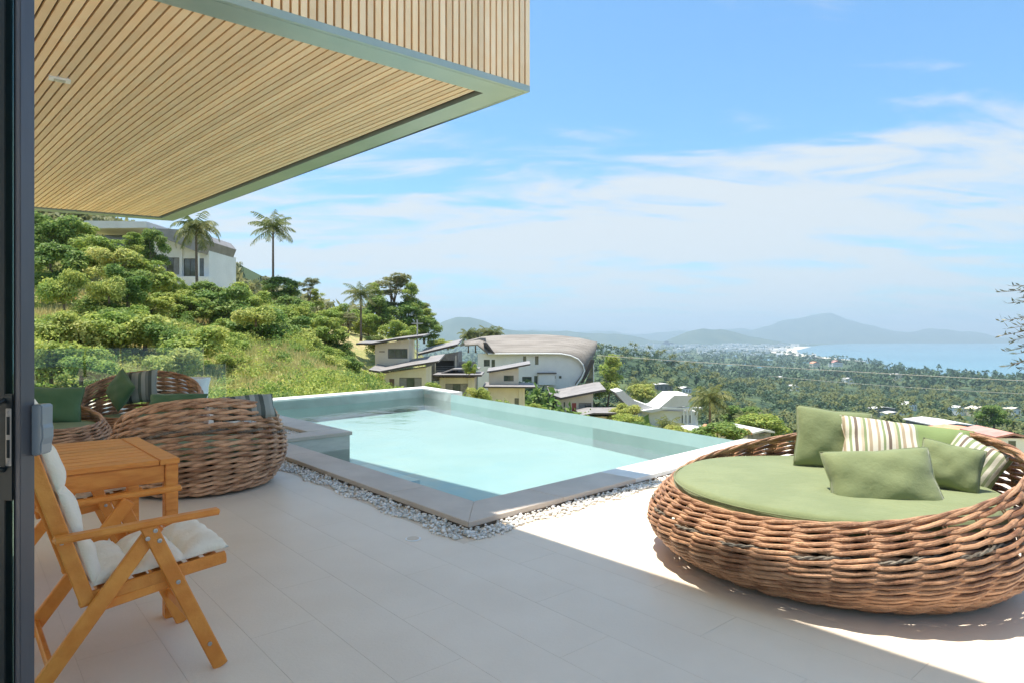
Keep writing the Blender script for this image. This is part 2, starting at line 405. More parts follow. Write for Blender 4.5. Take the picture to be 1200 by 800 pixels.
# coping slabs
def coping(p, q, n_in, w, L, mt, z0=.02, z1=.06, cut0=None, cut1=None, name='coping_stone'):
    """slabs from p to q, inner side n_in"""
    t = (q-p).normalized(); D = (q-p).length; k = max(1, round(D/L)); g = .0018
    for i in range(k):
        s0, s1_ = D*i/k, D*(i+1)/k
        pl = [p+t*(s0+(g if i else 0)), p+t*(s1_-(g if i < k-1 else 0)), p+t*(s1_-(g if i < k-1 else 0))+n_in*w, p+t*(s0+(g if i else 0))+n_in*w]
        if i == 0 and cut0: pl[3] = cut0
        if i == k-1 and cut1: pl[2] = cut1
        MB().prism([tuple(v) for v in pl], z0, z1).build(name, mt, pool, bevel=.004, seg=1)
Cw = isect(A, uR, V2(G(745, 560, .06)), uI)  # edge of the roof's shadow on the near coping; stone colour changes here
tw = (Cw-A).length
coping(A, A+uR*tw, -nR, .40, .95, M['stone'], cut0=a_)
coping(A+uR*(tw+.002), B_, -nR, .40, .95, M['white_stone'], cut1=b_)  # same coping past the shadow: its sunlight is put into the whiter stone colour
coping(A-uR*0.0+uL*.002, K0, -nL, .37, 1.0, M['stone'], cut0=a_+uL*.002, cut1=K_)
# wall under the copings
MB().prism([tuple(A-nR*.02+uR*.02), tuple(B_-nR*.02), tuple(b_), tuple(a_)], -.3, .02).build('pool_kerb', M['stone_edge'], pool)
MB().prism([tuple(A-nL*.02), tuple(a_-uR*.001), tuple(K_), tuple(K0-nL*.02)], -.3, .0195).build('pool_kerb', M['stone_edge'], pool)
# platform projecting into the pool: near strip and right strip
jo = J_ + Vector((0, 0)); pj = off(J_, nL, .45)
coping(K_-uR*.55, J_-uR*.0, uL, .38, 1.1, M['stone'], z0=.015)
coping(J_+uL*.382, ee-uJ*.0, nL, .45, 1.1, M['stone'])
MB().prism([tuple(K_+uL*.02-uR*.4), tuple(J_-uR*.03+uL*.02), tuple(J_-uR*.03+uL*.36), tuple(K_+uL*.36-uR*.4)], FZ, .0145).build('platform_wall', M['wetwall'], pool)
MB().prism([tuple(J_+uL*.37-uR*.03), tuple(ee-uR*.03), tuple(ee+nL*.43), tuple(J_+uL*.37+nL*.43)], FZ, .0195).build('platform_wall', M['wetwall'], pool)
# far edge (raised white) and infinity edge
def solid(poly, z0, z1, mt, name, bev=.006): return MB().prism([tuple(p) for p in poly], z0, z1).build(name, mt, pool, bevel=bev, seg=2)
E2 = E_-uF*.9; ee2 = ee-uF*1.2
solid([E2, C_, cc, off(E2, nF, .45)], -1.2, .06, M['white_stone'], 'raised_edge')
Dn = isect(off(D_, Vector((0, 0)), 0), Vector((nCD.x, nCD.y)), off(C_, nCD, .3), uCD)
solid([C_+uCD*.002, D_, D_+nCD*.3, cc+uCD*.002], -1.2, .058, M['white_stone'], 'raised_edge')
solid([I0-uI*.35, B_, b_, off(I0, nI, .22)-uI*.2], -2.5, -.155, M['white_stone'], 'infinity_edge')
# drain fittings
m = MB(); m.lathe([(0.075, 0), (.09, .004), (.06, .009), (.0, .010)], 24); o = m.build('skimmer_plate', M['white_plastic'], pool); o.location = (*(a_+uR*1.35-nR*.9), FZ+.002)
c0 = G(484, 631); d_ = MB(); d_.lathe([(.052, -.002), (.052, .003), (.046, .005), (.0, .005)], 28)
dr = d_.build('floor_drain_cover', M['white_plastic']); dr.location = c0
tag(dr, 'small round white drain cover set in the grey floor tiles', 'drain cover')
lens = MB().lathe([(.040, .0052), (.040, .007), (0, .007)], 20).build('inner_plate', M['grout'], dr)
# pebbles
def pebbles(name, strips, n, parent=None, seed=3):
    rr = np.random.default_rng(seed)
    bm = bmesh.new(); bmesh.ops.create_icosphere(bm, subdivisions=1, radius=1); bv = np.array([v.co[:] for v in bm.verts]); bf = np.array([[v.index for v in f.verts] for f in bm.faces]); bm.free()
    V, Fc = [], []; tot = sum((q-p).length for p, q, _, _ in strips)
    k = 0
    for p, q, nv, wd in strips:
        t = q-p; c = int(n*t.length/tot)
        for i in range(c):
            s = rr.random(); v_ = rr.random()**.9
            ed = wd*(.85+.18*math.sin(s*t.length*9)+.1*rr.random())
            pos = p + t*s + nv*(ed*v_)
            r = rr.uniform(.009, .019); sc3 = np.array([1, rr.uniform(.65, 1), rr.uniform(.45, .7)])*r
            M3 = np.array(Euler((rr.uniform(-.4, .4), rr.uniform(-.4, .4), rr.uniform(0, 6.3))).to_matrix())
            z = .004 + .018*rr.random()*(1-v_*.7)
            V.append((bv*sc3) @ M3.T + [pos.x, pos.y, z]); Fc.append(bf + k*len(bv)); k += 1
    me = bpy.data.meshes.new(name); me.from_pydata(np.concatenate(V).tolist(), [], np.concatenate(Fc).tolist()); me.materials.append(M['pebble'])
    me.polygons.foreach_set('use_smooth', [True]*len(me.polygons))
    return link(name, me, parent)
tag(pebbles('white_pebbles', [(A+nR*.0-uR*.1, A+uR*5.2, nR, .2), (A+nL*.0-uL*.1, K0+uL*.6, nL, .2),
    (off(J_, nL, .45)+uL*.2, off(ee, nL, .45), nL, .16)], 5200), 'white pebbles in a strip along the pool coping', 'pebbles', kind='stuff')

# ================================================================ OVERHANGING ROOF (lower left corner seen from below)
HR = 3.7; k_ = (HR-EYE)*F
def S(px, py, z=HR): d = (z-EYE)*F/(HY-py); return Vector(((px-CX)/F*d, d))
r0 = S(621, 108.3); uFa = (S(350, 27.5)-r0).normalized(); uSi = (S(350, 206.8)-r0).normalized()
rfar = S(190, 258.5); uFar = (S(40, 247)-rfar).normalized()
roof = thing('overhanging_upper_storey', 'upper storey box clad in pale timber battens cantilevered above the terrace', 'building', (0, 0, 0))
rl = [r0, r0+uFa*9, rfar+uFar*9, rfar]
# inset lines
def inner(p, u, k):
    n = Vector((-u.y, u.x)); c = (r0+uFa*2+uSi*2)
    return p + (n if n.dot(c-p) > 0 else -n)*k
i0 = isect(inner(r0, uFa, .30), uFa, inner(r0, uSi, .30), uSi)
i3 = isect(inner(rfar, uFar, .26), uFar, inner(r0, uSi, .30), uSi)
pf = S(350, 49); 
ia = i0+uFa*9; ib = i3+uFar*9
def quad_prism(pts, z0, z1, mt, name, par, bev=0): return MB().prism([tuple(p) for p in pts], z0, z1).build(name, mt, par, bevel=bev)
g1 = .035
c0_ = isect(inner(r0, uFa, g1), uFa, inner(r0, uSi, g1), uSi); c3_ = isect(inner(rfar, uFar, g1), uFar, inner(r0, uSi, g1), uSi)
d0_ = isect(inner(r0, uFa, g1+.006), uFa, inner(r0, uSi, g1+.006), uSi); d3_ = isect(inner(rfar, uFar, g1+.006), uFar, inner(r0, uSi, g1+.006), uSi)
# outer lip, seam, inner band
quad_prism([r0, r0+uFa*9, c0_+uFa*9, c0_], HR-.0, HR+.06, M['metal_trim'], 'edge_trim', roof)
quad_prism([r0+uSi*.0, c0_, c3_, rfar], HR+.001, HR+.06, M['metal_trim'], 'edge_trim', roof)
quad_prism([rfar, c3_, c3_+uFar*9, rfar+uFar*9], HR-.0005, HR+.06, M['metal_trim'], 'edge_trim', roof)
quad_prism([d0_, d0_+uFa*9, ia, i0], HR, HR+.05, M['metal_trim'], 'soffit_band', roof)
quad_prism([d0_, i0, i3, d3_], HR+.0012, HR+.05, M['metal_trim'], 'soffit_band', roof)
quad_prism([d3_, i3, ib, d3_+uFar*9], HR-.0008, HR+.05, M['metal_trim'], 'soffit_band', roof)
# body above with dark backing
top = [inner(r0, uFa, .07), r0+uFa*9, rfar+uFar*9, rfar]
tb = [isect(inner(r0, uFa, .06), uFa, inner(r0, uSi, .06), uSi), inner(r0+uFa*9, uFa, .06), rfar+uFar*9, inner(rfar, uFar, .05)]
quad_prism(tb, HR+.07, HR+3.2, M['slab'], 'upper_storey_wall', roof)
q0_ = isect(inner(r0, uFa, .3), uFa, inner(r0, uSi, .3), uSi)
quad_prism([d0_, d0_+uFa*8.9, d3_+uFar*8.9, d3_], HR+.058, HR+.068, M['backing'], 'soffit_backing', roof)
# dark slot along the side and far edges: black strip just above the bands
sl = .085
s0_ = isect(i0, uFa, inner(r0, uSi, .30+sl), uSi); s3_ = isect(inner(rfar, uFar, .26+.10), uFar, inner(r0, uSi, .30+sl), uSi)
# soffit battens run along uSi, between fascia-side inner line and far inner line
pitch, bw = .0735, .056
nS = Vector((-uSi.y, uSi.x)); nS = nS if nS.dot(uFa) > 0 else -nS
farp, faru = inner(rfar, uFar, .36), uFar
for i in range(150):
    k0 = .30+sl+.0+i*pitch
    e = [r0+nS*k0, r0+nS*(k0+bw)]
    p0 = [isect(x, uSi, i0, uFa) for x in e]; p1 = [isect(x, uSi, farp, faru) for x in e]
    if (p1[0]-p0[0]).length < .1 or (p1[0]-p0[0]).dot(uSi) < 0: break
    quad_prism([p0[0], p0[1], p1[1], p1[0]], HR+.012, HR+.040, M['batten'], 'soffit_batten', roof)
# fascia battens (upright)
nFa = (inner(r0, uFa, 1)-r0)
i = 0; s_ = .0
quad_prism([r0+uFa*.0+nFa*.03, r0+uFa*9+nFa*.03, r0+uFa*9+nFa*.058, r0+nFa*.058], HR+.061, HR+3.2, M['backing_v'], 'fascia_backing', roof)
while s_ < 4.2:
    p = r0+uFa*(s_+.002); q = p+uFa*.050
    quad_prism([p, q, q+nFa*.029, p+nFa*.029], HR+.061, HR+3.2, M['batten_v'], 'fascia_batten', roof)
    s_ += .069; i += 1
nSi = nS
quad_prism([r0+nS*.03+uSi*.05, rfar+nS*.03-uSi*.05, rfar+nS*.058-uSi*.05, r0+nS*.058+uSi*.06], HR+.061, HR+3.2, M['backing_v'], 'fascia_backing', roof)
s_ = .034
while s_ < (rfar-r0).length:
    p = r0+uSi*(s_+.002); q = p+uSi*.050
    quad_prism([p, q, q+nS*.029, p+nS*.029], HR+.061, HR+3.2, M['batten_v'], 'fascia_batten', roof)
    s_ += .069
cl = S(70, 93, HR+.011)
lt = thing('ceiling_light', 'small white rectangular lamp recessed among the timber soffit battens', 'ceiling light', (cl.x, cl.y, HR+.0), math.atan2(uFa.y, uFa.x))
MB().box((-.085, -.05, -.004), (.085, .05, .03)).build('housing', M['white_plastic'], lt, bevel=.003)
MB().box((-.045, -.03, -.008), (.045, .03, -.004)).build('lens', M['steel'], lt, bevel=.001)
# main house roof over the camera and its wall (they shade the terrace)
sh = lambda z: Vector((-.18*z, .08*z))   # from a shadow point back to the edge at height z
sA, sB = V2(G(592, 614)), V2(G(1150, 797)); uS = (sB-sA).normalized()
ZT = 5.6; pA, pB = sA+sh(ZT), sB+sh(ZT)
back = Vector((-uS.y, uS.x)); back = back if back.dot(Vector((-1, -1))) > 0 else -back
M['whitew0'] = mat('white_house_wall', (.75, .74, .71), rough=.8)
hs = thing('main_house', 'main house whose roof slab shades the near part of the terrace', 'house', (0, 0, 0))
sw = pA - uFa*-.0
MB().prism([tuple(pA-uS*.45), tuple(pB+uS*4), tuple(pB+uS*4+back*3), tuple(pA+back*4.5+uFa*3), tuple(pA+uFa*8-uS*.0)], ZT-.18, ZT).build('roof_slab', M['slab'], hs, bevel=.01)
MB().box((-7, -3.2, 0), (-3.2, -3.0, ZT-.2)).build('rear_wall', M['whitew0'], hs)

# ================================================================ SLIDING DOOR at the left
def xd(px, d): return (px-CX)/F*d
dz = 1.583
door = thing('sliding_door', 'tall sliding glass door in dark grey metal frames at the left edge', 'door', (-1.2, dz, 0))
def dbox(a, b, mt, name, bev=.0015, par=None): return MB().box(a, b).build(name, mt, par or door, bevel=bev)
X0 = -1.2
dbox((-.014, 0, 0), (0, .048, 2.75), M['frame_grey'], 'frame_post')
dbox((-.015, -.003, 0), (-.0135+.0005, .040, 2.75), M['frame_dark'], 'gasket', 0)
dbox((-.0175, .006, 0), (-.0152, .040, 2.75), M['frame_dark'], 'gasket', 0)
dbox((-.034, .018, 0.0), (-.0177, .024, 2.75), M['glass'], 'glass_reveal', 0)
dbox((-.080, -.004, 0), (-.0342, .030, 2.75), M['frame_dark'], 'stile')
dbox((-.95, .010, .0), (-.0805, .016, 2.75), M['glass'], 'glass_pane', 0)
dbox((-.040, -.006, .905), (-.0135, .012, 1.165), M['frame_dark'], 'lock_body', .003)
lp = dbox((-.030, -.0085, .99), (-.0165, -.006, 1.13), M['steel'], 'lock_plate', .001)
for z in (1.010, 1.066): dbox((-.0272, -.0092, z), (-.0192, -.0086, z+.044), M['frame_dark'], 'keyhole_slot', 0, lp)
for z in (1.0, 1.12):
    s = MB().lathe([(.0035, 0), (.003, .002), (0, .002)], 12).build('screw', M['steel'], lp); s.location = (-.0232, -.0087, z); s.rotation_euler = (math.pi/2, 0, 0)
m = MB(); m.tube([(-.036, -.006, .98), (-.040, -.03, .99), (-.042, -.035, 1.0), (-.042, -.035, 1.13), (-.040, -.03, 1.14), (-.036, -.006, 1.15)], .006, 8)
m.build('pull_handle', M['frame_dark'], door, smooth=True)
m = MB()
m.xz([(.0, 1.135), (.026, 1.135), (.028, 1.128), (.0275, 1.085), (.030, 1.075), (.030, 1.05), (.026, 1.035), (.025, 1.012), (.006, 1.005), (0, 1.01)], .034, .075)
m.build('outer_handle', M['handle_grey'], door, bevel=.003)

# ================================================================ WOVEN DAYBEDS
def bed(name, label, loc, Rm, H0, H1, th_b, N, rows, rodr, mt, seed=1, group=None, power=1.4, cush='green', cz=None, cr=.84, lean=.05):
    rr = random.Random(seed)
    root = thing(name, label, 'daybed', loc, 0, group)
    def wgt(th): return ((1+math.cos(th-th_b))/2)**power
    def prof(v, th):
        w_ = wgt(th); H = H0+(H1-H0)*w_
        z = .035+(H-.035)*(1-math.cos(v*math.pi*.5)*1.0)**.85 if False else .035+(H-.035)*(.10*v+.90*v**1.12)
        # radius: floor .84, bulge 1 at v~.55, rim .88
        b = math.sin(min(1, v/.52)*math.pi/2) if v < .52 else 1-.125*((v-.52)/.48)**1.9
        r = Rm*(.83+.17*b) if v < .52 else Rm*b
        r += lean*w_*v
        return r, z
    T = 4*N
    for k in range(rows):
        v = (k+.3)/(rows-.2)
        jz = rr.uniform(-.002, .002)
        for s in (0, 1):
            rope = (k == int(rows*.70) and s == 0)
            pts = []; rl = []; rs = rr.uniform(.95, 1.06)
            ph = math.pi*s
            am = [rr.uniform(.8, 1.25) for _ in range(N)]
            dzv = [rr.uniform(-.004, .004) for _ in range(N)]
            for i in range(T):
                th = 2*math.pi*i/T; r, z = prof(v, th); f = N*th/2+ph
                H = (H0+(H1-H0)*wgt(th)); row_h = H/rows
                a = rodr*1.35*am[int(i/4) % N]
                r2 = r+math.cos(f)*a + rodr*.25
                z2 = z+math.sin(f)*row_h*.24+jz+dzv[int(i/4) % N]*.6
                rl.append(rodr*rs*(H/H0)**.28); pts.append(Vector((r2*math.cos(th), r2*math.sin(th), max(z2, rodr))))
            if rope:
                for q in (0, math.pi):
                    fine = []
                    for i in range(T):
                        p0, p1 = pts[i], pts[(i+1) % T]
                        for u in (0, .25, .5, .75):
                            p = p0.lerp(p1, u); rad = Vector((p.x, p.y, 0)).normalized()
                            an = (i+u)*2.6+q
                            fine.append(p+rad*math.cos(an)*rodr*.5+Vector((0, 0, 1))*math.sin(an)*rodr*.5)
                    MB().tube(fine, rodr*.56, 5, closed=True).build('rope', M['rope'], root, smooth=True)
            else:
                MB().tube(pts, rl, 7, closed=True).build('rattan_strand', mt, root, smooth=True)
    # stakes
    for i in range(N):
        for dlt in (-.007, .007):
            th = 2*math.pi*(i+.5)/N+dlt/Rm*1.3
            pts = []
            for j in range(9):
                v = j/8; r, z = prof(v, th); r -= rodr*.25
                pts.append((r*math.cos(th), r*math.sin(th), z))
            MB().tube(pts, rodr*.42, 5).build('stake', M['stake'], root, smooth=True)
    # twisted rim
    for s in range(3):
        pts = []
        for i in range(N*5):
            th = 2*math.pi*i/(N*5); r, z = prof(1.0, th); f = N*th/3+s*2*math.pi/3
            f = round(N/3)*th+s*2*math.pi/3
            r += math.cos(f)*rodr*.9; z += math.sin(f)*rodr*.8+rodr*.7
            pts.append((r*math.cos(th), r*math.sin(th), z))
        MB().tube(pts, rodr, 7, closed=True).build('rim_strand', mt, root, smooth=True)
    # dark base platform
    zc = cz or H0
    MB().lathe([(Rm*.80, .02), (Rm*.88, zc*.55), (Rm*.86, zc-.10)], 48).build('base', M['base_dk'], root)
    # seat cushion
    tk = .10; rc = Rm*cr; pr = [(.0, 0)]
    m = MB(); n = 72; prof_c = []
    for j in range(9):
        a = -math.pi/2+math.pi*j/8; prof_c.append((rc-.035+.035*math.cos(a)*1.0, .05+.05*math.sin(a)))
    prof_c = [(rc*.5, 0)]+prof_c+[(rc*.93, tk+.004), (rc*.8, tk+.010), (rc*.55, tk+.014), (rc*.25, tk+.015), (.01, tk+.015)]
    m.lathe(prof_c, n)
    m.v = [(x*(1+.006*math.sin(9*math.atan2(y, x))), y*(1+.006*math.sin(7*math.atan2(y, x))), z+.004*math.sin(5*x+2)*math.sin(4*y+1)*(z > .09)) for x, y, z in m.v]
    c = m.build('seat_cushion', M[cush], root, smooth=True); c.location = (0, 0, zc-.10)
    for zz in (.022, .080):
        pts = [((rc+.001)*math.cos(2*math.pi*i/n), (rc+.001)*math.sin(2*math.pi*i/n), zz) for i in range(n)]
        MB().tube(pts, .0045, 5, closed=True).build('piping', M[cush], c, smooth=True)
    return root
CB = (1.87, 3.86)
bed('woven_daybed', 'large round honey brown rattan daybed with pale green mattress in the sun by the pool', (*CB, 0), 1.02, .385, .70, .22, 36, 16, .0098, M['rattan'], 5, cr=.86, cz=.455, lean=.07)
bed('woven_daybed', 'dark rattan armchair basket turned its high back to the wooden table', (-2.78, 5.80, 0), .70, .40, .79, -1.1, 24, 16, .0118, M['rattan_dk'], 6, 'dark rattan baskets in the shade', 1.2, 'sage', .36, .84, .02)
bed('woven_daybed', 'dark rattan basket facing the camera farthest back before the glass railing', (-4.45, 7.75, 0), .72, .40, .86, 1.9, 24, 16, .0118, M['rattan_dk'], 7, 'dark rattan baskets in the shade', 1.2, 'sage', .36, .84, .04)
bed('woven_daybed', 'dark rattan basket half hidden behind the sliding door frame', (-4.72, 6.25, 0), .74, .44, .74, 3.0, 24, 16, .0118, M['rattan_dk'], 8, 'dark rattan baskets in the shade', 1.2, 'sage', .44, .86, .03)

def pillow(label, ctr, wd, ht, th, nrm, up=(0, 0, 1), roll=0, mt='green', seed=1, cat='cushion', name='throw_pillow', sag=0):
    n_ = Vector(nrm).normalized(); u = Vector(up); sx = u.cross(n_).normalized(); u = n_.cross(sx).normalized()
    Mx = Matrix((sx, u, n_)).transposed().to_4x4() @ Matrix.Rotation(roll, 4, 'Z')
    rr = random.Random(seed); NN = 18; m = MB(); vs = []
    ph = [rr.uniform(0, 6) for _ in range(8)]
    def hgt(a, b):
        e = max(0, (1-abs(a)**2.6))*max(0, (1-abs(b)**2.6))
        w_ = .10*math.sin(5*a+ph[0]+2*b)*math.sin(4*b+ph[1])+.05*math.sin(8*a-5*b+ph[4])+.035*math.sin(11*b+ph[2]+3*a)*abs(a)**2+.035*math.sin(12*a+ph[3])*abs(b)**2
        return th/2*(e**.48)*(1+w_)
    for sgn in (1, -1):
        for i in range(NN+1):
            for j in range(NN+1):
                a, b = -1+2*i/NN, -1+2*j/NN
                a_2 = math.sin(a*math.pi/2)*.35+a*.65; b2 = math.sin(b*math.pi/2)*.35+b*.65
                px_ = a_2*wd/2*(1-.07*(1-abs(b2))**1.3); py_ = b2*ht/2*(1-.07*(1-abs(a_2))**1.3)
                z = sgn*hgt(a_2, b2); py_ -= sag*(1-a_2*a_2)*(b2+1)*.5
                vs.append((px_, py_, z))
    K = (NN+1)**2; fs = []
    for s in (0, 1):
        for i in range(NN):
            for j in range(NN):
                q = [s*K+i*(NN+1)+j, s*K+(i+1)*(NN+1)+j, s*K+(i+1)*(NN+1)+j+1, s*K+i*(NN+1)+j+1]
                fs.append(tuple(q if s == 0 else q[::-1]))
    m.add(vs, fs); o = m.build(name, M[mt], None, smooth=True)
    bm = bmesh.new(); bm.from_mesh(o.data); bmesh.ops.remove_doubles(bm, verts=bm.verts, dist=.0006); bm.to_mesh(o.data); bm.free()
    o.matrix_world = Matrix.Translation(ctr) @ Mx
    tag(o, label, cat)
    # piping round the edge
    ed = [(x, y, 0) for x, y in [(wd/2*.0, 0)]][:0]
    for k in range(40):
        t = k/10; sd = int(t); f = t-sd; s_ = -1+2*f
        a, b = [(s_, -1), (1, s_), (-s_, 1), (-1, -s_)][sd]
        ed.append((a*wd/2*(1-.07*(1-abs(b))**1.3), b*ht/2*(1-.07*(1-abs(a))**1.3), 0))
    ed = [(x, y-sag*(1-(2*x/wd)**2)*(2*y/ht+1)*.5, 0) for x, y, z in ed]
    MB().tube(ed, .0035, 5, closed=True).build('piping', M[mt], o, smooth=True)
    return o
pillow('plain pale green pillow standing upright leftmost on the sunny daybed', P(976, 514, 4.22), .46, .40, .13, (-.22, -.9, .30), roll=-.10, seed=1)
pillow('long green pillow with brown and white stripes on its left half', P(1064, 523, 4.02), .76, .34, .15, (-.16, -.80, .62), roll=-.13, mt='stripe', seed=2).rotation_euler
pillow('puffy green pillow lying tilted nearest the front rim of the sunny daybed', P(1033, 562, 3.48), .55, .35, .18, (-.20, -.78, .50), roll=.10, seed=3, sag=0)
pillow('small striped pillow tucked against the right rim of the sunny daybed', P(1140, 541, 3.80), .30, .26, .12, (-.55, -.7, .5), roll=-.5, mt='stripe_c', seed=4)
pillow('small plain green pillow leaning on the striped one at the right rim', P(1113, 546, 3.62), .30, .27, .13, (-.45, -.8, .5), roll=-.2, seed=5)
pillow('dark green pillow lying on its edge behind the high back of the middle basket', P(208, 470, 5.95), .50, .16, .12, (.1, -.8, .6), mt='green_dk', seed=6)
pillow('grey striped pillow peeking over the right rim of the middle basket', P(286, 477, 5.55), .50, .24, .14, (.35, -.6, .6), roll=.05, mt='stripe_g', seed=7)
pillow('deep green pillow leaning inside the farthest basket', P(141, 456, 7.8), .46, .36, .15, (-.5, -.85, .35), roll=-.5, mt='green_dk', seed=8)
pillow('grey striped pillow leaning in the farthest basket', P(163, 453, 8.0), .42, .40, .13, (.15, -.95, .3), roll=.12, mt='stripe_g', seed=9)
pillow('deep green pillow in the basket beside the sliding door frame', P(56, 474, 6.55), .60, .38, .16, (.4, -.85, .3), roll=-.06, mt='green_dk', seed=10)
# round white tub
tb_ = P(214, 470, 9.4)
tub = thing('round_tub', 'white round enamel tub standing behind the rattan baskets by the railing', 'tub', (tb_.x, tb_.y, 0))
MB().lathe([(.27, .0), (.30, .05), (.345, .60), (.36, .66), (.372, .70), (.372, .72), (.35, .722), (.335, .70), (.32, .62), (.28, .10), (0, .09)], 48).build('shell', M['tub'], tub, smooth=True)
tp = MB().lathe([(.10, 0), (.10, .05), (.0, .05)], 24).build('foot', M['steel'], tub); tp.location = (0, 0, -.0)

# ================================================================ GLASS RAILING at the far left of the terrace
rail = thing('glass_railing', 'frameless clear glass railing at the far left edge of the terrace', 'railing', (0, 0, 0))
q0 = E_-uF*.05; nrm = Vector((-uF.y, uF.x))
def pane(s0, s1, z0, z1, off_=0):
    a, b = q0-uF*s0+nrm*off_, q0-uF*s1+nrm*off_
    MB().prism([tuple(a), tuple(b), tuple(b+nrm*.012), tuple(a+nrm*.012)], z0, z1).build('glass_panel', M['rail_glass'], rail, bevel=.001, seg=1)
E_s = q0
pane(-.28, .15, .07, .80, .02); pane(.17, 1.6, .02, 1.13); pane(1.62, 3.1, .02, 1.13); pane(3.12, 4.6, .02, 1.13); pane(4.62, 6.1, .02, 1.13)
for s in (.3, 1.45, 1.75, 2.95, 3.25, 4.45):
    p = q0-uF*s
    MB().box((-.03, -.03, 0), (.03, .03, .10)).build('clamp', M['steel'], rail, bevel=.004).location = (p.x, p.y, -.02)

# ================================================================ TEAK CHAIRS AND TABLE
F0 = Vector((-1.15, 2.57, 0)); eang = math.atan2(.66, .75)
def teak_chair(loc, label):
    ch = thing('folding_chair', label, 'chair', loc, eang, 'teak folding armchairs with ivory cushions')
    W = .56; th = .022
    def board(p, q, w, h, name, up=(0, 0, 1), par=None, bev=.004): return MB().bar(p, q, w, h, up, bev).build(name, M['teak_chair'], par or ch)
    def bolt(x, z, y, s):
        o = MB().lathe([(.0085, 0), (.008, .003), (.004, .0035), (.0035, .002), (0, .002)], 14).build('bolt', M['steel'], ch, smooth=False)
        o.location = (x, y, z); o.rotation_euler = (math.pi/2*s, 0, 0)
    for y, s in ((0, 1), (W, -1)):
        yy = y+(th/2)*s
        board((.0, yy, 0.0), (-.262, yy, .612), th, .055, 'front_leg', (0, 0, 1))
        y2 = yy+(th+.002)*s
        rl_ = board((-.215, yy-.0*s, .600), (-.66, yy, 0.0), th*.98, .055, 'rear_leg') if False else board((-.222, y2, .598), (-.665, y2, 0.0), th, .055, 'rear_leg')
        y3 = y2+(th+.002)*s
        board((-.44, y3, .352), (-.665, y3, 1.09), th, .048, 'back_post')
        board((.035, y3, .415), (-.47, y3, .365), th*.86, .048, 'seat_rail')
        board((-.12, y3, .368), (-.40, y3, .331), th*.72, .036, 'lower_rail')
        board((-.55, yy, .608), (-.005, yy, .618), .050, .024, 'armrest', bev=.008)
        for (x, z, yb) in ((-.525, .600, yy-.012*s), (-.236, .585, yy-.012*s), (-.262, .560, yy-.012*s), (-.222, .545, yy-.0115*s), (-.158, .375, yy-.0115*s), (-.045, .105, yy-.0115*s)):
            bolt(x, z, yb, s)
    yA, yB = .05, W-.05
    for k in range(7):
        t = (k+.5)/7; x = .02-.44*t; z = .424-.045*t
        board((x, yA+.02, z), (x, yB-.02, z), .045, .014, 'seat_slat')
    for k in range(9):
        t = (k+.6)/9.3; x = -.44-.225*t; z = .39+.70*t
        board((x-.0, yA+.02, z), (x, yB-.02, z), .014, .05, 'back_slat', up=(-.29, 0, .957))
    board((-.060, .02, .155), (-.060, W-.02, .155), .02, .04, 'stretcher')
    board((-.55, .04, .155), (-.55, W-.04, .155), .02, .04, 'stretcher')
    # tufted cushion
    def cushion(p0, p1, nrm, segs, name, tk, seed):
        rr = random.Random(seed); p0, p1, nrm = Vector(p0), Vector(p1), Vector(nrm).normalized()
        t = (p1-p0); L = t.length; t.normalize(); NU, NV = segs*10, 24; vs = []; ph = [rr.uniform(0, 6) for _ in range(9)]
        y0, y1 = .062, W-.062
        for sg in (1, -1):
            for i in range(NU+1):
                for j in range(NV+1):
                    u, v = i/NU, j/NV
                    sx_ = abs(math.sin(math.pi*u*segs))**.42
                    edge = max(0, 1-abs(2*v-1)**7)**.5; endf = max(0, 1-abs(2*u-1)**(segs*7))**.5
                    tuft = 1
                    for tv in (.2, .5, .8):
                        uu = (u*segs) % 1; du = min(uu, 1-uu)
                        tuft -= .35*math.exp(-((du/.16)**2+((v-tv)/.05)**2))
                    wr = 1+.07*math.sin(17*v+ph[0]+5*u)*math.sin(9*u*segs/2+ph[1])+.05*math.sin(31*v+ph[2]+8*u)+.04*math.sin(23*u*segs/2+ph[3]+6*v)
                    h = tk*(.30+.70*sx_)*edge*endf*tuft*wr
                    base = p0+t*(L*u)+Vector((0, y0+(y1-y0)*v+.006*math.sin(u*segs*math.pi*2+ph[4])*(abs(2*v-1)), 0))
                    k = h if sg > 0 else -.35*h*.6
                    k = k if sg > 0 else -tk*.28*edge*endf*sx_
                    vs.append(base+nrm*(k+tk*.30))
        K = (NU+1)*(NV+1); fs = []
        for s in (0, 1):
            for i in range(NU):
                for j in range(NV):
                    q = [s*K+i*(NV+1)+j, s*K+(i+1)*(NV+1)+j, s*K+(i+1)*(NV+1)+j+1, s*K+i*(NV+1)+j+1]
                    fs.append(tuple(q[::-1] if s == 0 else q))
        o = MB().add(vs, fs).build(name, M['ivory'], ch, smooth=True)
        bm = bmesh.new(); bm.from_mesh(o.data); bmesh.ops.remove_doubles(bm, verts=bm.verts, dist=.0005); bmesh.ops.recalc_face_normals(bm, faces=bm.faces); bm.to_mesh(o.data); bm.free()
        me = o.data; me.polygons.foreach_set('use_smooth', [True]*len(me.polygons))
    cushion((.045, 0, .437), (-.45, 0, .392), (.09, 0, 1), 3, 'seat_cushion', .050, 2)
    cushion((-.435, 0, .40), (-.650, 0, 1.10), (.955, 0, .29), 4, 'back_cushion', .050, 5)
    return ch
ch1 = teak_chair(F0, 'teak folding armchair nearest the camera with tufted ivory cushion')
nv = Vector((-.66, .75, 0)).normalized()
dup(ch1, F0+nv*1.52+Vector((.02, -.01, 0)), eang, 'teak folding armchair on the far side of the wooden table')
tbl = thing('side_table', 'square oiled teak table with slatted top between the two folding chairs', 'table', G(211, 536, .74).xy.to_3d(), math.atan2(nv.y, nv.x))
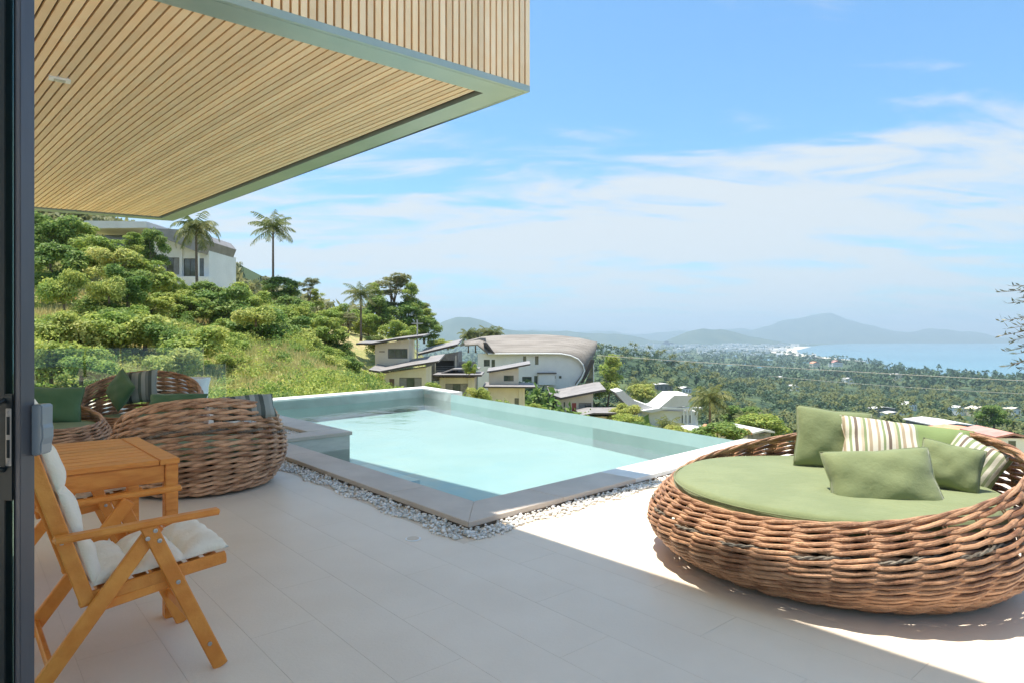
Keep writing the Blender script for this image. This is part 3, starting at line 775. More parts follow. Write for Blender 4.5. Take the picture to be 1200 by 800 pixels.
TL, TW, TH = .87, .92, .74            # local x runs away (nv); local y to the left/near
def tb2(a, b, name, bev=.004): return MB().box(a, b).build(name, M['teak'], tbl, bevel=bev)
for i in range(9):                    # planks run along local y
    x0 = .002+i*(TL/9); tb2((x0, .088, TH-.022), (x0+TL/9-.0035, TW-.085, TH), 'top_plank', .002)
tb2((0, 0, TH-.024), (TL-.002, .0845, TH+.001), 'end_board', .003); tb2((0, TW-.082, TH-.024), (TL-.002, TW, TH+.001), 'end_board', .003)
for x in (.004, TL-.062):
    for y in (.006, TW-.062): tb2((x, y, 0), (x+.056, y+.056, TH-.0245), 'leg')
tb2((.010, .063, TH-.105), (.034, TW-.063, TH-.025), 'apron'); tb2((TL-.034, .063, TH-.105), (TL-.010, TW-.063, TH-.025), 'apron')
tb2((.061, .010, TH-.105), (TL-.063, .034, TH-.025), 'apron'); tb2((.061, TW-.034, TH-.105), (TL-.063, TW-.010, TH-.025), 'apron')
# ================================================================ TERRAIN
DS = [1, 12, 20, 35, 50, 70, 85, 100, 120, 150, 200, 300, 450, 700, 1000, 1500, 2500]
TB = {
 -900: [-4,-3, 0, 6, 11, 18, 23, 28, 35, 44, 50, 52, 50, 40, 30, 10, -30],
 0:    [-4,-3,-1.6, 1.2, 4.3, 10, 14, 17, 22, 28, 34, 40, 40, 30, 0, -40, -70],
 100:  [-4,-3,-1.6, .3, 4.0, 9.5, 13, 16, 20, 27, 36, 44, 42, 20, -20, -60, -80],
 200:  [-4,-3,-1.7,-.6, 2.0, 5.2, 7.6, 9.5, 13, 19, 27, 35, 20, 0, -40, -70, -84],
 270:  [-4,-3,-1.8,-1.0, .8, 3.4, 5.6, 8.0, 9.5, 11, 14, 10, -5, -30, -60, -80, -86],
 340:  [-4,-3,-1.9,-1.2, .2, 2.4, 4.2, 5.0, 5.4, 4, 0, -10, -30, -50, -70, -82, -87],
 430:  [-4,-3,-2.4,-2.2,-2.6,-4.0,-5.2,-3.5, 1.2, 2.5, -4, -20, -40, -60, -78, -85, -88],
 480:  [-4,-3,-3.0,-4.0,-5.0,-6.0,-6.5,-6.5,-2.5, 0, -8, -25, -45, -62, -78, -86, -88],
 530:  [-4,-4,-4.5,-6.0,-7.5,-8.0,-8.5,-8.8,-9.0,-8,-13, -30, -50, -60, -78, -86, -88],
 600:  [-4,-4,-5,-7,-8.5,-9.5,-10.5,-11.6,-13,-15,-22, -36, -50, -50, -78, -86, -88],
 700:  [-4,-4,-5,-7,-9,-11,-13,-15,-17.5,-20,-27,-42,-54, -12, -60, -86, -88],
 770:  [-4,-4,-5,-7.5,-10,-13,-15,-17,-20,-24,-33,-46,-58, -20, -64, -86, -88],
 850:  [-4,-4,-5,-8,-11,-14,-17,-19,-22,-27,-36,-49,-60, -50, -74, -86, -88],
 950:  [-4,-4,-5,-8,-12,-15,-18,-20,-24,-30,-38,-51,-62,-71, -80, -86, -88],
 1200: [-4,-4,-5,-8,-12,-15,-18,-21,-25,-31,-39,-52,-62,-71, -80, -87, -88],
 2600: [-4,-4,-5,-8,-12,-15,-18,-21,-25,-31,-39,-52,-62,-70, -78, -87, -88]}
PXS = sorted(TB); TZ = np.array([TB[p] for p in PXS], float); LD = np.log(np.array(DS, float))
def fbm(x, y, s, o=4, seed=0):
    r = 0; a = 1
    for k in range(o):
        r = r + a*(np.sin(x/s*1.7+seed+k*2.1+1.3*np.sin(y/s*1.1+k))*np.sin(y/s*1.5+seed*1.7+k*1.3+1.1*np.sin(x/s*.9+2*k))); a *= .5; s *= .47
    return r
def tz(px, d):
    px, d = np.asarray(px, float), np.asarray(d, float)
    i = np.clip(np.searchsorted(PXS, px)-1, 0, len(PXS)-2); P_ = np.array(PXS, float)
    fx = np.clip((px-P_[i])/(P_[i+1]-P_[i]), 0, 1)
    l = np.log(np.maximum(d, 1)); j = np.clip(np.searchsorted(LD, l)-1, 0, len(LD)-2)
    fy = np.clip((l-LD[j])/(LD[j+1]-LD[j]), 0, 1)
    z = (TZ[i, j]*(1-fx)+TZ[i+1, j]*fx)*(1-fy)+(TZ[i, j+1]*(1-fx)+TZ[i+1, j+1]*fx)*fy
    x = (px-600)/F*d
    k = np.clip((d-12)/40, 0, 1)
    return z+k*fbm(x, d, 14)*.45+np.clip((d-150)/500, 0, 1)*fbm(x, d, 130, 3, 2)*4*np.clip((6000-d)/4000, .1, 1)
def ground(px, d): return float(tz(px, d))
shore = [(1010, 860), (1040, 1190), (1000, 1500), (1065, 1870), (1250, 2160), (1360, 2520), (1400, 2800), (1470, 3200), (1640, 3850), (2060, 4900), (3100, 6930), (5300, 10500), (8500, 12400), (40000, 12600), (40000, -6000), (2600, -6000), (1500, 300)]
lagoon = [(1150, 9300), (2900, 9300), (3900, 13500), (1700, 13500)]
def inpoly(x, y, poly):
    r = np.zeros(np.shape(x), bool); n = len(poly)
    for i in range(n):
        x0, y0 = poly[i]; x1, y1 = poly[(i+1) % n]
        if y0 == y1: continue
        c = ((y0 > y) != (y1 > y)) & (x < (x1-x0)*(y-y0)/(y1-y0)+x0); r ^= c
    return r
pxs = np.concatenate([np.arange(-2400, 0, 60), np.arange(0, 1300, 5), np.arange(1300, 3600, 60)]).astype(float)
ds = np.concatenate([[1.0, 6], np.geomspace(11, 16000, 125)])
PX, DD = np.meshgrid(pxs, ds); XX = (PX-600)/F*DD
ZZ = tz(PX, DD); sea_m = inpoly(XX, DD, shore) | inpoly(XX, DD, lagoon); ZZ = np.where(sea_m, -99, ZZ)
nr, nc = ZZ.shape
idx = np.arange(nr*nc).reshape(nr, nc); q = np.stack([idx[:-1, :-1], idx[:-1, 1:], idx[1:, 1:], idx[1:, :-1]], -1).reshape(-1, 4)
me = bpy.data.meshes.new('hillside_ground'); me.from_pydata(np.stack([XX, DD, ZZ], -1).reshape(-1, 3).tolist(), [], q.tolist())
# ground material: dry grass, soil, far woodland mottling, sand at the shore
m = bpy.data.materials.new('hillside_soil_and_grass'); m.use_nodes = True; t = m.node_tree; b = t.nodes['Principled BSDF']; b.inputs['Roughness'].default_value = .95
g = nd(t, 'ShaderNodeNewGeometry')
def gn(s, dt=6, ds_=0):
    n = nd(t, 'ShaderNodeTexNoise', i_Scale=s, i_Detail=dt, i_Roughness=.6, i_Distortion=ds_); t.links.new(g.outputs['Position'], n.inputs['Vector']); return n.outputs[0]
ln = nd(t, 'ShaderNodeVectorMath', operation='LENGTH'); t.links.new(g.outputs['Position'], ln.inputs[0]); dist = ln.outputs['Value']
c = mixc(t, sstep(t, gn(.12), .42, .62), (.36, .35, .13), (.46, .36, .18))
c = mixc(t, sstep(t, gn(.2, 5, .4), .60, .70), c, (.52, .28, .15))
c = mixc(t, sstep(t, gn(.9), .5, .7), c, (.2, .26, .07))
fc = mixc(t, sstep(t, gn(.02, 8), .40, .62), (.028, .06, .022), (.085, .12, .04))
fc = mixc(t, sstep(t, gn(.006, 8), .60, .72), fc, (.16, .17, .08))
c = mixc(t, sstep(t, dist, 110, 200), c, fc)
t.links.new(c, b.inputs['Base Color'])
bn = nd(t, 'ShaderNodeBump', i_Strength=1, i_Distance=.4); t.links.new(gn(1.2, 8), bn.inputs['Height']); t.links.new(bn.outputs[0], b.inputs['Normal'])
me.materials.append(m); me.polygons.foreach_set('use_smooth', [True]*len(me.polygons))
tag(link('hillside_ground', me), kind='structure')
# sea
M['sea'] = mat('sea_water', (.06, .19, .26), (.085, .23, .30), .22, .0012, (.3, .7), 1, .03, coords='World')
seao = MB().add([(-60000, -8000, -90), (60000, -8000, -90), (60000, 60000, -90), (-60000, 60000, -90)], [(0, 1, 2, 3)]).build('sea', M['sea']); tag(seao, kind='structure')
M['sand'] = mat('beach_sand', (.62, .56, .44), (.7, .64, .52), .9, .01, coords='World')
bp = [Vector(p) for p in shore[5:11]]; vs = []; rr_ = []
for i, p in enumerate(bp):
    tt = (bp[min(i+1, len(bp)-1)]-bp[max(i-1, 0)]).normalized(); n_ = Vector((-tt.y, tt.x)); k = 45+i*16
    vs += [(*(p+n_*k), -84.5+.2), (*(p-n_*k*.8), -90.3)]
tag(MB().add(vs, [(2*i, 2*i+1, 2*i+3, 2*i+2) for i in range(len(bp)-1)]).build('beach', M['sand'], smooth=False), kind='structure')
# far ridges
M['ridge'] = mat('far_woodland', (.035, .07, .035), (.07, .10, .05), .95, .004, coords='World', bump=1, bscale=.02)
def ridge(name, d, prof, depth=1800, seed=0):
    pp = np.arange(prof[0][0], prof[-1][0]+1, 4.0); yy = np.interp(pp, [p[0] for p in prof], [p[1] for p in prof])
    h = EYE+(HY-yy)/F*d
    rows = []; ks = [(-1, 0), (-.6, .38), (-.3, .72), (-.1, .94), (0, 1), (.2, .85), (.6, .4), (1, 0)]
    for a, s in ks:
        dd_ = d+a*depth; x = (pp-600)/F*d
        z = -92+(h+92)*s*(1 if s == 1 else 1)+(fbm(x, np.full_like(x, dd_), 420, 4, seed)*d*.0022 if 0 < s else 0)
        rows.append(np.stack([x, np.full_like(x, dd_), z], -1))
    V = np.stack(rows); n = len(pp); ix = np.arange(len(ks)*n).reshape(len(ks), n)
    f = np.stack([ix[:-1, :-1], ix[:-1, 1:], ix[1:, 1:], ix[1:, :-1]], -1).reshape(-1, 4)
    me = bpy.data.meshes.new(name); me.from_pydata(V.reshape(-1, 3).tolist(), [], f.tolist()); me.materials.append(M['ridge'])
    me.polygons.foreach_set('use_smooth', [True]*len(f)); tag(link(name, me), kind='structure')
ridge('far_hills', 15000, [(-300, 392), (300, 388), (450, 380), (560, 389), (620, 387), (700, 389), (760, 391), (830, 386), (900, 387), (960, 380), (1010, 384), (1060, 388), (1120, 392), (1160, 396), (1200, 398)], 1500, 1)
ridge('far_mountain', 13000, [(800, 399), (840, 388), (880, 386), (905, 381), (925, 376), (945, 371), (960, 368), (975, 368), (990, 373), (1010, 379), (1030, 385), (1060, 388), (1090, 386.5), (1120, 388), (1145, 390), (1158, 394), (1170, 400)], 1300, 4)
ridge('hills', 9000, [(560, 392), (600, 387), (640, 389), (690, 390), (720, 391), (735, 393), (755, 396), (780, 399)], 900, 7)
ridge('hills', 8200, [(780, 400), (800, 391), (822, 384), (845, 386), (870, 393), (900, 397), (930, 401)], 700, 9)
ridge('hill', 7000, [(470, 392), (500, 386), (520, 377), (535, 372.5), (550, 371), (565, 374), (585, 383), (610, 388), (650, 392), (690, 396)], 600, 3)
ridge('wooded_hill', 190, [(-200, 235), (60, 250), (150, 262), (235, 280), (262, 300), (295, 317), (330, 335), (370, 352), (400, 366), (430, 385), (450, 398)], 30, 5)

HOUSES = [(873, 513, 90, 11, 4, 6, 'beige', 'orange', 'small house with an orange tiled roof left of the daybed pillows', .7, .9), (893, 512, 100, 24, 5, 9, 'greyw', 'roofw', 'low house with a long pale roof beside the orange one', .3, .18),
          (1186, 528, 95, 34, 15, 8, 'whitew', 'pink', 'house with a faded red roof at the right edge', -.1, .25), (1150, 512, 130, 40, 4, 10, 'greyw', 'orange', 'long shed with a rusty orange roof behind the daybed rim', .05, .1),
          (1120, 503, 150, 44, 4, 12, 'greyw', 'roofw', 'low grey roofed shed right of the striped pillow', 0, .12), (1068, 480, 260, 16, 4, 9, 'whitew', 'roofw', 'white house with dull pink gable among the palms', .3, .4),
          (1150, 486, 230, 20, 4, 9, 'beige', 'beige', 'tan roofed house among the palms at right', .2, .3), (1126, 484, 260, 12, 4, 8, 'whitew', 'roofw', 'small white roof left of the tan roofed house', .4, .3),
          (1050, 492, 210, 22, 4, 8, 'whitew', 'roofw', 'white terrace house just above the striped pillow', .1, .15), (1036, 486, 240, 26, 4, 8, 'greyw', 'roofw', 'long pale roof above the upright green pillow', 0, .15),
          (917, 444, 700, 9, 2.5, 14, 'whitew', 'roofw', 'tiny white house alone in the middle valley', .1, .2), (933, 456, 500, 8, 3, 12, 'whitew', 'roofw', 'tiny white house above the palm belt', .2, .3),
          (996, 447, 650, 10, 3, 14, 'whitew', 'roofw', 'tiny pale house right of the middle valley', .2, .3), (957, 428, 1400, 9, 3, 20, 'beige', 'orange', 'tiny yellow orange roof near the bay', .2, .4),
          (982, 427, 1500, 12, 3, 25, 'whitew', 'pink', 'tiny pink roofed building near the shore', .1, .4), (1053, 443, 900, 8, 4, 18, 'beige', 'roofw', 'pale tower-like house near the shore', 0, .4),
          (1192, 487, 230, 12, 5, 9, 'whitew', 'beige', 'small white house above the red roofed one', .2, .3), (778, 456, 420, 20, 3, 12, 'greyw', 'roofw', 'grey roofed building beyond the white gabled villas', 0, .1),
          (805, 460, 330, 12, 2, 9, 'whitew', 'roofw', 'small white roof right of the palm by the gabled villas', .3, .3), (823, 512, 80, 14, 3, 6, 'whitew', 'roofw', 'small white annex right of the gabled villas', 0, .1)]
def house_d(px, py):
    dsc = np.geomspace(90, 3500, 400); yy = HY+(EYE-tz(np.full_like(dsc, px), dsc))/dsc*F; return float(dsc[np.argmin(np.abs(yy-py-2))])
HSP = [(a[0], a[3], house_d(a[0], a[1]) if a[2] >= 200 else a[2]) for a in HOUSES]
def clear_of_houses(px, d):
    k = np.ones(np.shape(px), bool)
    for hp, hw, hd in HSP:
        if hd > 110: k &= ~((np.abs(px-hp) < hw/2+.012*F*0+3.5) & (d > hd*.80) & (d < hd*1.03+8))
    return k
# ================================================================ FOLIAGE TOOLS
def leaf_cloud(n, clumps, size, flat=.5, seed=0, surf=.42):
    """n leaf quads (diamonds) on clumps [(c, r(x,y,z))]; returns verts (n,4,3)"""
    r = np.random.default_rng(seed); cw = np.array([c[1][0]*c[1][1]+c[1][1]*c[1][2] for c in clumps]); cw /= cw.sum()
    ci = r.choice(len(clumps), n, p=cw); C0 = np.array([c[0] for c in clumps])[ci]; RR = np.array([c[1] for c in clumps])[ci]
    u = r.normal(size=(n, 3)); u /= np.linalg.norm(u, axis=1)[:, None]
    u[:, 2] = np.where((u[:, 2] < -.3) & (r.random(n) < .6), -u[:, 2], u[:, 2])
    rad = (surf+(1-surf)*r.random(n)**.6)*(1+.16*r.normal(size=n)*(r.random(n) < .35))
    pos = C0+u*RR*rad[:, None]
    nn_ = u*.7+np.array([0, 0, .55])+r.normal(size=(n, 3))*flat; nn_ /= np.linalg.norm(nn_, axis=1)[:, None]
    a = np.cross(nn_, r.normal(size=(n, 3))); a /= np.linalg.norm(a, axis=1)[:, None]; b_2 = np.cross(nn_, a)
    s = size*(.55+.9*r.random(n))[:, None]
    a = a*s; b_2 = b_2*s*.5
    return np.stack([pos-a, pos-b_2*1.0, pos+a, pos+b_2], 1)
def leaf_mesh(name, Q, mt):
    n = len(Q); me = bpy.data.meshes.new(name)
    me.vertices.add(n*4); me.vertices.foreach_set('co', Q.reshape(-1).astype(np.float32))
    me.loops.add(n*4); me.loops.foreach_set('vertex_index', np.arange(n*4, dtype=np.int32))
    me.polygons.add(n); me.polygons.foreach_set('loop_start', np.arange(0, n*4, 4, dtype=np.int32))
    me.update(); me.validate(); me.materials.append(mt); return me
def crown_clumps(seed, n=14, spread=(1, 1, .7), z0=0, cs=.42):
    r = random.Random(seed); out = []
    for i in range(n):
        a = r.uniform(0, 6.28); k = r.random()**.5*.72; zz = r.uniform(-.55, .75)
        k *= (1-abs(zz)**2*.55)
        s = cs*r.uniform(.6, 1.15)
        out.append(((k*math.cos(a)*spread[0], k*math.sin(a)*spread[1], z0+zz*spread[2]), (s, s, s*r.uniform(.55, .85))))
    return out
def limb_mesh(name, seed, h, r0_, clumps, k=6):
    r = random.Random(seed); m = MB(); top = Vector((r.uniform(-.1, .1), r.uniform(-.1, .1), h))
    pts = [Vector((0, 0, -.15)), Vector((r.uniform(-.04, .04)*h, 0, h*.35)), Vector((r.uniform(-.07, .07)*h, r.uniform(-.05, .05)*h, h*.7)), top]
    m.tube(pts, [r0_*1.25, r0_, r0_*.75, r0_*.45], 7)
    for c in clumps[:k]:
        s = pts[1].lerp(pts[2], r.random()); e = Vector(c[0]); mid = s.lerp(e, .5)+Vector((0, 0, .05*h))
        m.tube([s, mid, e], [r0_*.5, r0_*.3, r0_*.12], 5)
    me = bpy.data.meshes.new(name); me.from_pydata(m.v, [], m.f); me.materials.append(M['bark']); me.polygons.foreach_set('use_smooth', [True]*len(m.f)); return me
# templates: unit crown radius ~1, centre at z=1.5 (trunk 0..1.4)
TPL = {}
def tpl(key, seed, n, size, mt, nclump, spread, zc, cs=.42, flat=.5, th=None):
    cl_ = crown_clumps(seed, nclump, spread, zc, cs)
    TPL[key] = (leaf_mesh('crown', leaf_cloud(n, cl_, size, flat, seed), M[mt]), limb_mesh('trunk', seed, th or zc, .05, cl_, 7))
tpl('round1', 1, 8580, 0.0471, 'leaf_a', 36, (1, 1, 0.87), 0.67, .29)
tpl('round2', 2, 8580, 0.0471, 'leaf_d', 38, (1, 1, 0.82), 0.62, .29)
tpl('dark1', 3, 8580, 0.0456, 'leaf_b', 36, (1, 1, 0.92), 0.72, .29)
tpl('dark2', 4, 8580, 0.0502, 'leaf_b', 34, (1, .9, 1.02), 0.82, .29)
tpl('yellow1', 5, 7590, 0.0441, 'leaf_c', 34, (1, 1, 0.72), 0.47, .29)
tpl('tall1', 6, 6930, 0.0456, 'leaf_a', 22, (.75, .75, 1.5), 1.9, .34)
tpl('airy', 7, 3630, 0.0418, 'leaf_olive', 20, (.9, .9, 1.3), 1.9, .26)
tpl('bush1', 8, 4950, 0.0570, 'leaf_a', 12, (1, 1, .5), .5, .5)
tpl('bush2', 9, 4950, 0.0570, 'leaf_c', 12, (1, 1, .45), .45, .5)
tpl('bush3', 10, 4950, 0.0570, 'leaf_b', 12, (1, 1, .55), .5, .5)
KIND = {'round1': ('broadleaf_tree', 'bushy mid green tree'), 'round2': ('broadleaf_tree', 'bright green rounded tree'), 'dark1': ('broadleaf_tree', 'dense dark green tree'),
        'dark2': ('broadleaf_tree', 'dark green oval tree'), 'yellow1': ('broadleaf_tree', 'yellowish green spreading tree'), 'tall1': ('broadleaf_tree', 'tall upright green tree'),
        'airy': ('slender_tree', 'tall thin-leaved tree'), 'bush1': ('shrub', 'low mid green shrub'), 'bush2': ('shrub', 'low yellowish green shrub'), 'bush3': ('shrub', 'low dark green shrub')}
def plant(key, px, py_base, d, wm, hm=None, where='on the hillside', grp=None, z=None, rz=None):
    nm, lb = KIND[key]; cat = 'tree' if 'tree' in nm else 'shrub'
    p = P(px, py_base, d)
    if z is not None: p.z = z
    if cat == 'tree' and d < 100 and key[:4] in ('roun', 'dark', 'yell'): p.z -= (hm or wm*.8)*.16
    r = thing(nm, f'{lb} {where}'[:110], cat, p, R.uniform(0, 6.28) if rz is None else rz, grp)
    hz_ = hm/2 if hm else wm/2
    zt = {'tall1': 3.4, 'airy': 3.3, 'bush1': 1.1, 'bush2': 1.0, 'bush3': 1.15, 'yellow1': 1.4}.get(key, 1.8)
    wm *= 1.15; hm = hm*1.08 if hm else hm
    r.scale = (wm/2, wm/2, (hm or wm*.8)/zt)
    c = link('crown', TPL[key][0], r); t_ = link('trunk', TPL[key][1], r)
    return r
# palms
def palm_mesh(seed, nf=28, L=1.0, leaflets=13, droop=1.0):
    r = random.Random(seed); V = []; m = MB()
    for i in range(nf):
        az = 2.4*i+r.uniform(-.2, .2); el = 1.25-1.75*(i/nf)+r.uniform(-.12, .12); LL = L*r.uniform(.85, 1.1)
        pts = []; p = Vector((0, 0, 0)); a = el; K = 9
        for k in range(K+1):
            pts.append(p.copy()); st = LL/K
            p = p+Vector((math.cos(az)*math.cos(a), math.sin(az)*math.cos(a), math.sin(a)))*st
            a -= (.10+.13*(k/K))*droop*(1.1 if el > -.2 else .6)
        m.tube(pts, [.011*L*(1-.8*k/K) for k in range(K+1)], 4, cap=False)
        side = Vector((-math.sin(az), math.cos(az), 0))
        for j in range(leaflets):
            u = .12+.86*(j/(leaflets-1)); k = min(int(u*K), K-1); q0_ = pts[k].lerp(pts[k+1], u*K-k); tg = (pts[k+1]-pts[k]).normalized()
            ll = .30*L*math.sin(math.pi*min(1, u*.82+.12))**.7*r.uniform(.85, 1.1)
            for s in (1, -1):
                dn = (side*s*.75+tg*.55+Vector((0, 0, -.55*r.uniform(.6, 1.5)))).normalized()
                wv = tg*.030*L
                e = q0_+dn*ll+Vector((0, 0, -.12*ll))
                m.add([q0_-wv*.6, q0_+wv, e+wv*.15, q0_.lerp(e, .55)-wv*.9], [(0, 1, 2, 3)])
    me = bpy.data.meshes.new('palm_crown'); me.from_pydata(m.v, [], m.f); me.materials.append(M['palm_leaf']); return me
def palm_far(seed, nf=13):
    r = random.Random(seed); Q = []
    for i in range(nf):
        az = 2.4*i; el = 1.1-1.5*(i/nf)+r.uniform(-.15, .15); p = Vector((0, 0, 0)); a = el; side = Vector((-math.sin(az), math.cos(az), 0)); wd = [.06, .16, .14, .02]; pp = []
        for k in range(4):
            pp.append((p.copy(), wd[k])); p = p+Vector((math.cos(az)*math.cos(a), math.sin(az)*math.cos(a), math.sin(a)))*.36; a -= .55
        for k in range(3):
            for s in (1, -1):
                x0, w0 = pp[k]; x1, w1 = pp[k+1]; dz_ = Vector((0, 0, -.6))
                Q.append([x0, x1, x1+(side*s+dz_)*w1, x0+(side*s+dz_)*w0])
    return np.array([[list(v) for v in q] for q in Q])
PM = [palm_mesh(1), palm_mesh(2, 30, 1, 13, 1.3), palm_mesh(3, 22, 1, 12, .8)]
def trunk_mesh(seed, h, r=.16):
    rr = random.Random(seed); cx = rr.uniform(-.35, .35); pts = [Vector((cx*(1-(1-k/8)**2)*h*.10, 0, -.6+(h+.6)*k/8)) for k in range(9)]
    off_ = pts[-1].copy(); pts = [p-Vector((off_.x, 0, 0)) for p in pts]
    m = MB(); m.tube(pts, [r*(1.5 if k == 0 else 1.05-.35*k/8) for k in range(9)], 8); me = bpy.data.meshes.new('palm_trunk'); me.from_pydata(m.v, [], m.f); me.materials.append(M['bark']); me.polygons.foreach_set('use_smooth', [True]*len(m.f)); return me
def palm(px, py_crown, d, py_base, Lr, label, k=0, group=None, r=.16):
    h = (py_base-py_crown)/F*d; p = P(px, py_base, d)
    t_ = thing('coconut_palm', label, 'palm tree', p, R.uniform(0, 6), group)
    link('trunk', trunk_mesh(int(px), h, r), t_); c = link('crown', PM[k], t_); c.location = (0, 0, h); c.scale = (Lr*1.15, Lr*1.15, Lr*1.15)
    return t_

# ---- single trees of the hillside (px, base y, distance, width m, height m)
HS = 'hillside trees left of the villas'
spots = [('dark1', 58, 300, 58, 5.5, 5), ('round1', 92, 300, 60, 5, 4.4), ('dark2', 70, 340, 50, 4.5, 4.0), ('round1', 118, 312, 57, 5, 3.6), ('tall1', 152, 312, 64, 3.2, 3.4),
 ('yellow1', 135, 325, 50, 4.4, 3), ('round1', 165, 338, 52, 4.8, 3.4), ('dark1', 150, 352, 47, 3.6, 3.2), ('bush2', 128, 352, 44, 2.2, 1.6), ('bush1', 75, 358, 42, 2.4, 2.2), ('dark2', 178, 312, 70, 3.4, 4.4),
 ('round2', 216, 352, 60, 1.3, 2.6), ('round1', 190, 345, 60, 3.4, 2.6), ('dark1', 262, 378, 60, 5.2, 4.2), ('round2', 285, 362, 68, 5.4, 3.8), ('dark1', 300, 408, 55, 6.4, 4.6),
 ('dark2', 330, 352, 84, 5.2, 3.4), ('round1', 325, 388, 66, 5.0, 3.6), ('airy', 362, 366, 84, 3.4, 4.6), ('round2', 350, 378, 72, 4.6, 3.2), ('yellow1', 345, 415, 58, 5, 3.2), ('round1', 380, 400, 66, 4.6, 3.6),
 ('airy', 408, 395, 82, 3, 3.2), ('dark1', 396, 425, 66, 3.2, 3.0), ('yellow1', 372, 435, 52, 3.6, 2.2), ('dark2', 405, 455, 60, 3.4, 3.4), ('round2', 396, 462, 48, 3.4, 2.4), ('round2', 420, 466, 56, 2.2, 1.4),
 ('round2', 402, 380, 100, 5, 3.6), ('dark1', 448, 388, 108, 7, 6), ('airy', 459, 386, 112, 10, 10), ('dark2', 480, 392, 110, 7, 5.4), ('round1', 432, 395, 104, 5, 4.4), ('round2', 468, 402, 100, 6, 4), ('dark1', 497, 400, 112, 6, 4.6),
 ('round1', 440, 408, 96, 4, 2.6), ('airy', 492, 395, 118, 6, 6.4), ('round2', 512, 408, 118, 4, 2), ('round1', 525, 409, 122, 4, 1.8),
 ('yellow1', 250, 400, 46, 3, 1.5), ('bush1', 230, 420, 36, 3.2, 1.7), ('bush3', 196, 415, 36, 2.6, 1.6), ('bush2', 170, 405, 37, 3.4, 1.7), ('bush1', 120, 405, 36, 3.2, 1.8), ('bush3', 142, 400, 38, 2.8, 1.8), ('bush2', 90, 408, 35, 3.2, 1.6),
 ('bush1', 60, 400, 34, 2.4, 1.5), ('bush2', 205, 440, 26, 2.2, 1.1), ('bush1', 95, 446, 24, 2.2, 1.2), ('bush1', 60, 446, 24, 2.2, 1.4), 
 ('round1', 225, 372, 58, 4.2, 2.6), ('dark2', 238, 362, 64, 4.0, 3.0), ('round2', 205, 362, 58, 3.8, 2.4), ('round1', 175, 372, 50, 4.2, 2.4), ('dark1', 110, 372, 46, 3.4, 2.2), ('round2', 150, 382, 44, 3.4, 2.0),
 ('round2', 270, 395, 56, 3.6, 2.2), ('round1', 320, 418, 54, 4.0, 2.4), ('dark1', 345, 400, 62, 4.2, 3.0), ('round2', 365, 422, 58, 3.8, 2.4), ('round1', 385, 428, 62, 3.4, 2.4), ('yellow1', 300, 432, 46, 3.6, 1.8), ('round2', 262, 436, 38, 2.6, 1.5), ('round1', 395, 440, 56, 3.0, 2.2), ('dark2', 340, 375, 78, 4.4, 3.2), ('round1', 385, 385, 82, 4.4, 3.4), ('tall1', 372, 372, 86, 2.6, 3.8),
 ('tall1', 442, 388, 108, 4.5, 8), ('tall1', 478, 390, 110, 5, 8.5), ('tall1', 502, 398, 114, 4, 5.5), ('bush2', 300, 380, 50, 3, 1.4), ('bush1', 268, 415, 44, 2.6, 1.4), ('bush2', 386, 452, 44, 2.4, 1.2), ('bush1', 350, 450, 40, 2.0, .9) ]
seen_ = {}
posw = [(110, 'at the far left of the hillside'), (200, 'below the white hilltop house'), (310, 'near the two hilltop palms'), (400, 'in the middle of the green slope'), (600, 'behind the beige villas')]
for s in spots:
    where = next(t for x, t in posw if s[1] < x)
    if s[2] > 412: where = next(t for x, t in [(170, 'behind the glass railing at far left'), (290, 'low on the slope beyond the railing'), (430, 'beside the two-storey beige villa')] if s[1] < x)
    sz_ = 'wide ' if s[4] > 4.5 else ('narrow ' if s[4] < 3 else '')
    key_ = (s[0], where); seen_.setdefault(key_, []).append((s[1], plant(s[0], s[1], s[2], s[3]*1.0 if False else s[3], s[4], s[5], where, 'trees and shrubs '+where)))
n_d = {}
for (k0, wh), lst in seen_.items():
    lst.sort(key=lambda t: t[0]); n_ = len(lst)
    names = {1: [''], 2: ['left one of two, ', 'right one of two, '], 3: ['leftmost of three, ', 'middle of three, ', 'rightmost of three, ']}.get(n_, ['leftmost, ', 'second from left, ', 'third from left, ', 'fourth from left, ', 'fifth from left, ', 'sixth from left, ', 'seventh from left, '][:n_-1]+['rightmost, '])
    for pos_, (_, o_) in zip(names, lst): o_['label'] = f"{KIND[k0][1]}, {pos_}{wh}"
# shrubs around the villas
for s in [('round2', 578, 500, 75, 4.2, 5.2, 'covered in blossom between the beige villas'), ('yellow1', 560, 472, 72, 3, 2.4, 'spilling over the flat roof beside the blossom tree'), ('tall1', 712, 492, 128, 7, 13, 'right of the curved roof house'), ('yellow1', 734, 503, 112, 6.4, 5, 'right of the red door villa'),
          ('round2', 628, 486, 70, 2.6, 1.9, 'small and bushy before the red door villa'), ('round1', 733, 512, 100, 6, 4.2, 'right of the lowest villa'), ('dark1', 752, 512, 90, 4.5, 2.6, 'under the white gabled villas'),
          ('yellow1', 792, 516, 60, 3.0, 1.9, 'just beyond the infinity edge'), ('dark2', 845, 535, 56, 5, 3.4, 'behind the rim of the sunny daybed'), ('round1', 822, 522, 64, 3.6, 2.2, 'beside the lawn of the white villas'),
          ('round2', 550, 436, 92, 2.2, 2.4, 'on the terrace of the grey villa'), ('round1', 890, 520, 110, 9, 6, 'below the belt of palms'), ('dark1', 870, 505, 140, 9, 6, 'below the belt of palms'), ('yellow1', 752, 470, 165, 8, 5, 'behind the white gabled villas'),
          ('bush1', 508, 462, 75, 2, 1.4, 'in the gap between the beige villas'), ('dark1', 1165, 500, 190, 9, 7, 'near the red roofed house')]:
    plant(s[0], s[1], s[2], s[3], s[4], s[5], s[6])
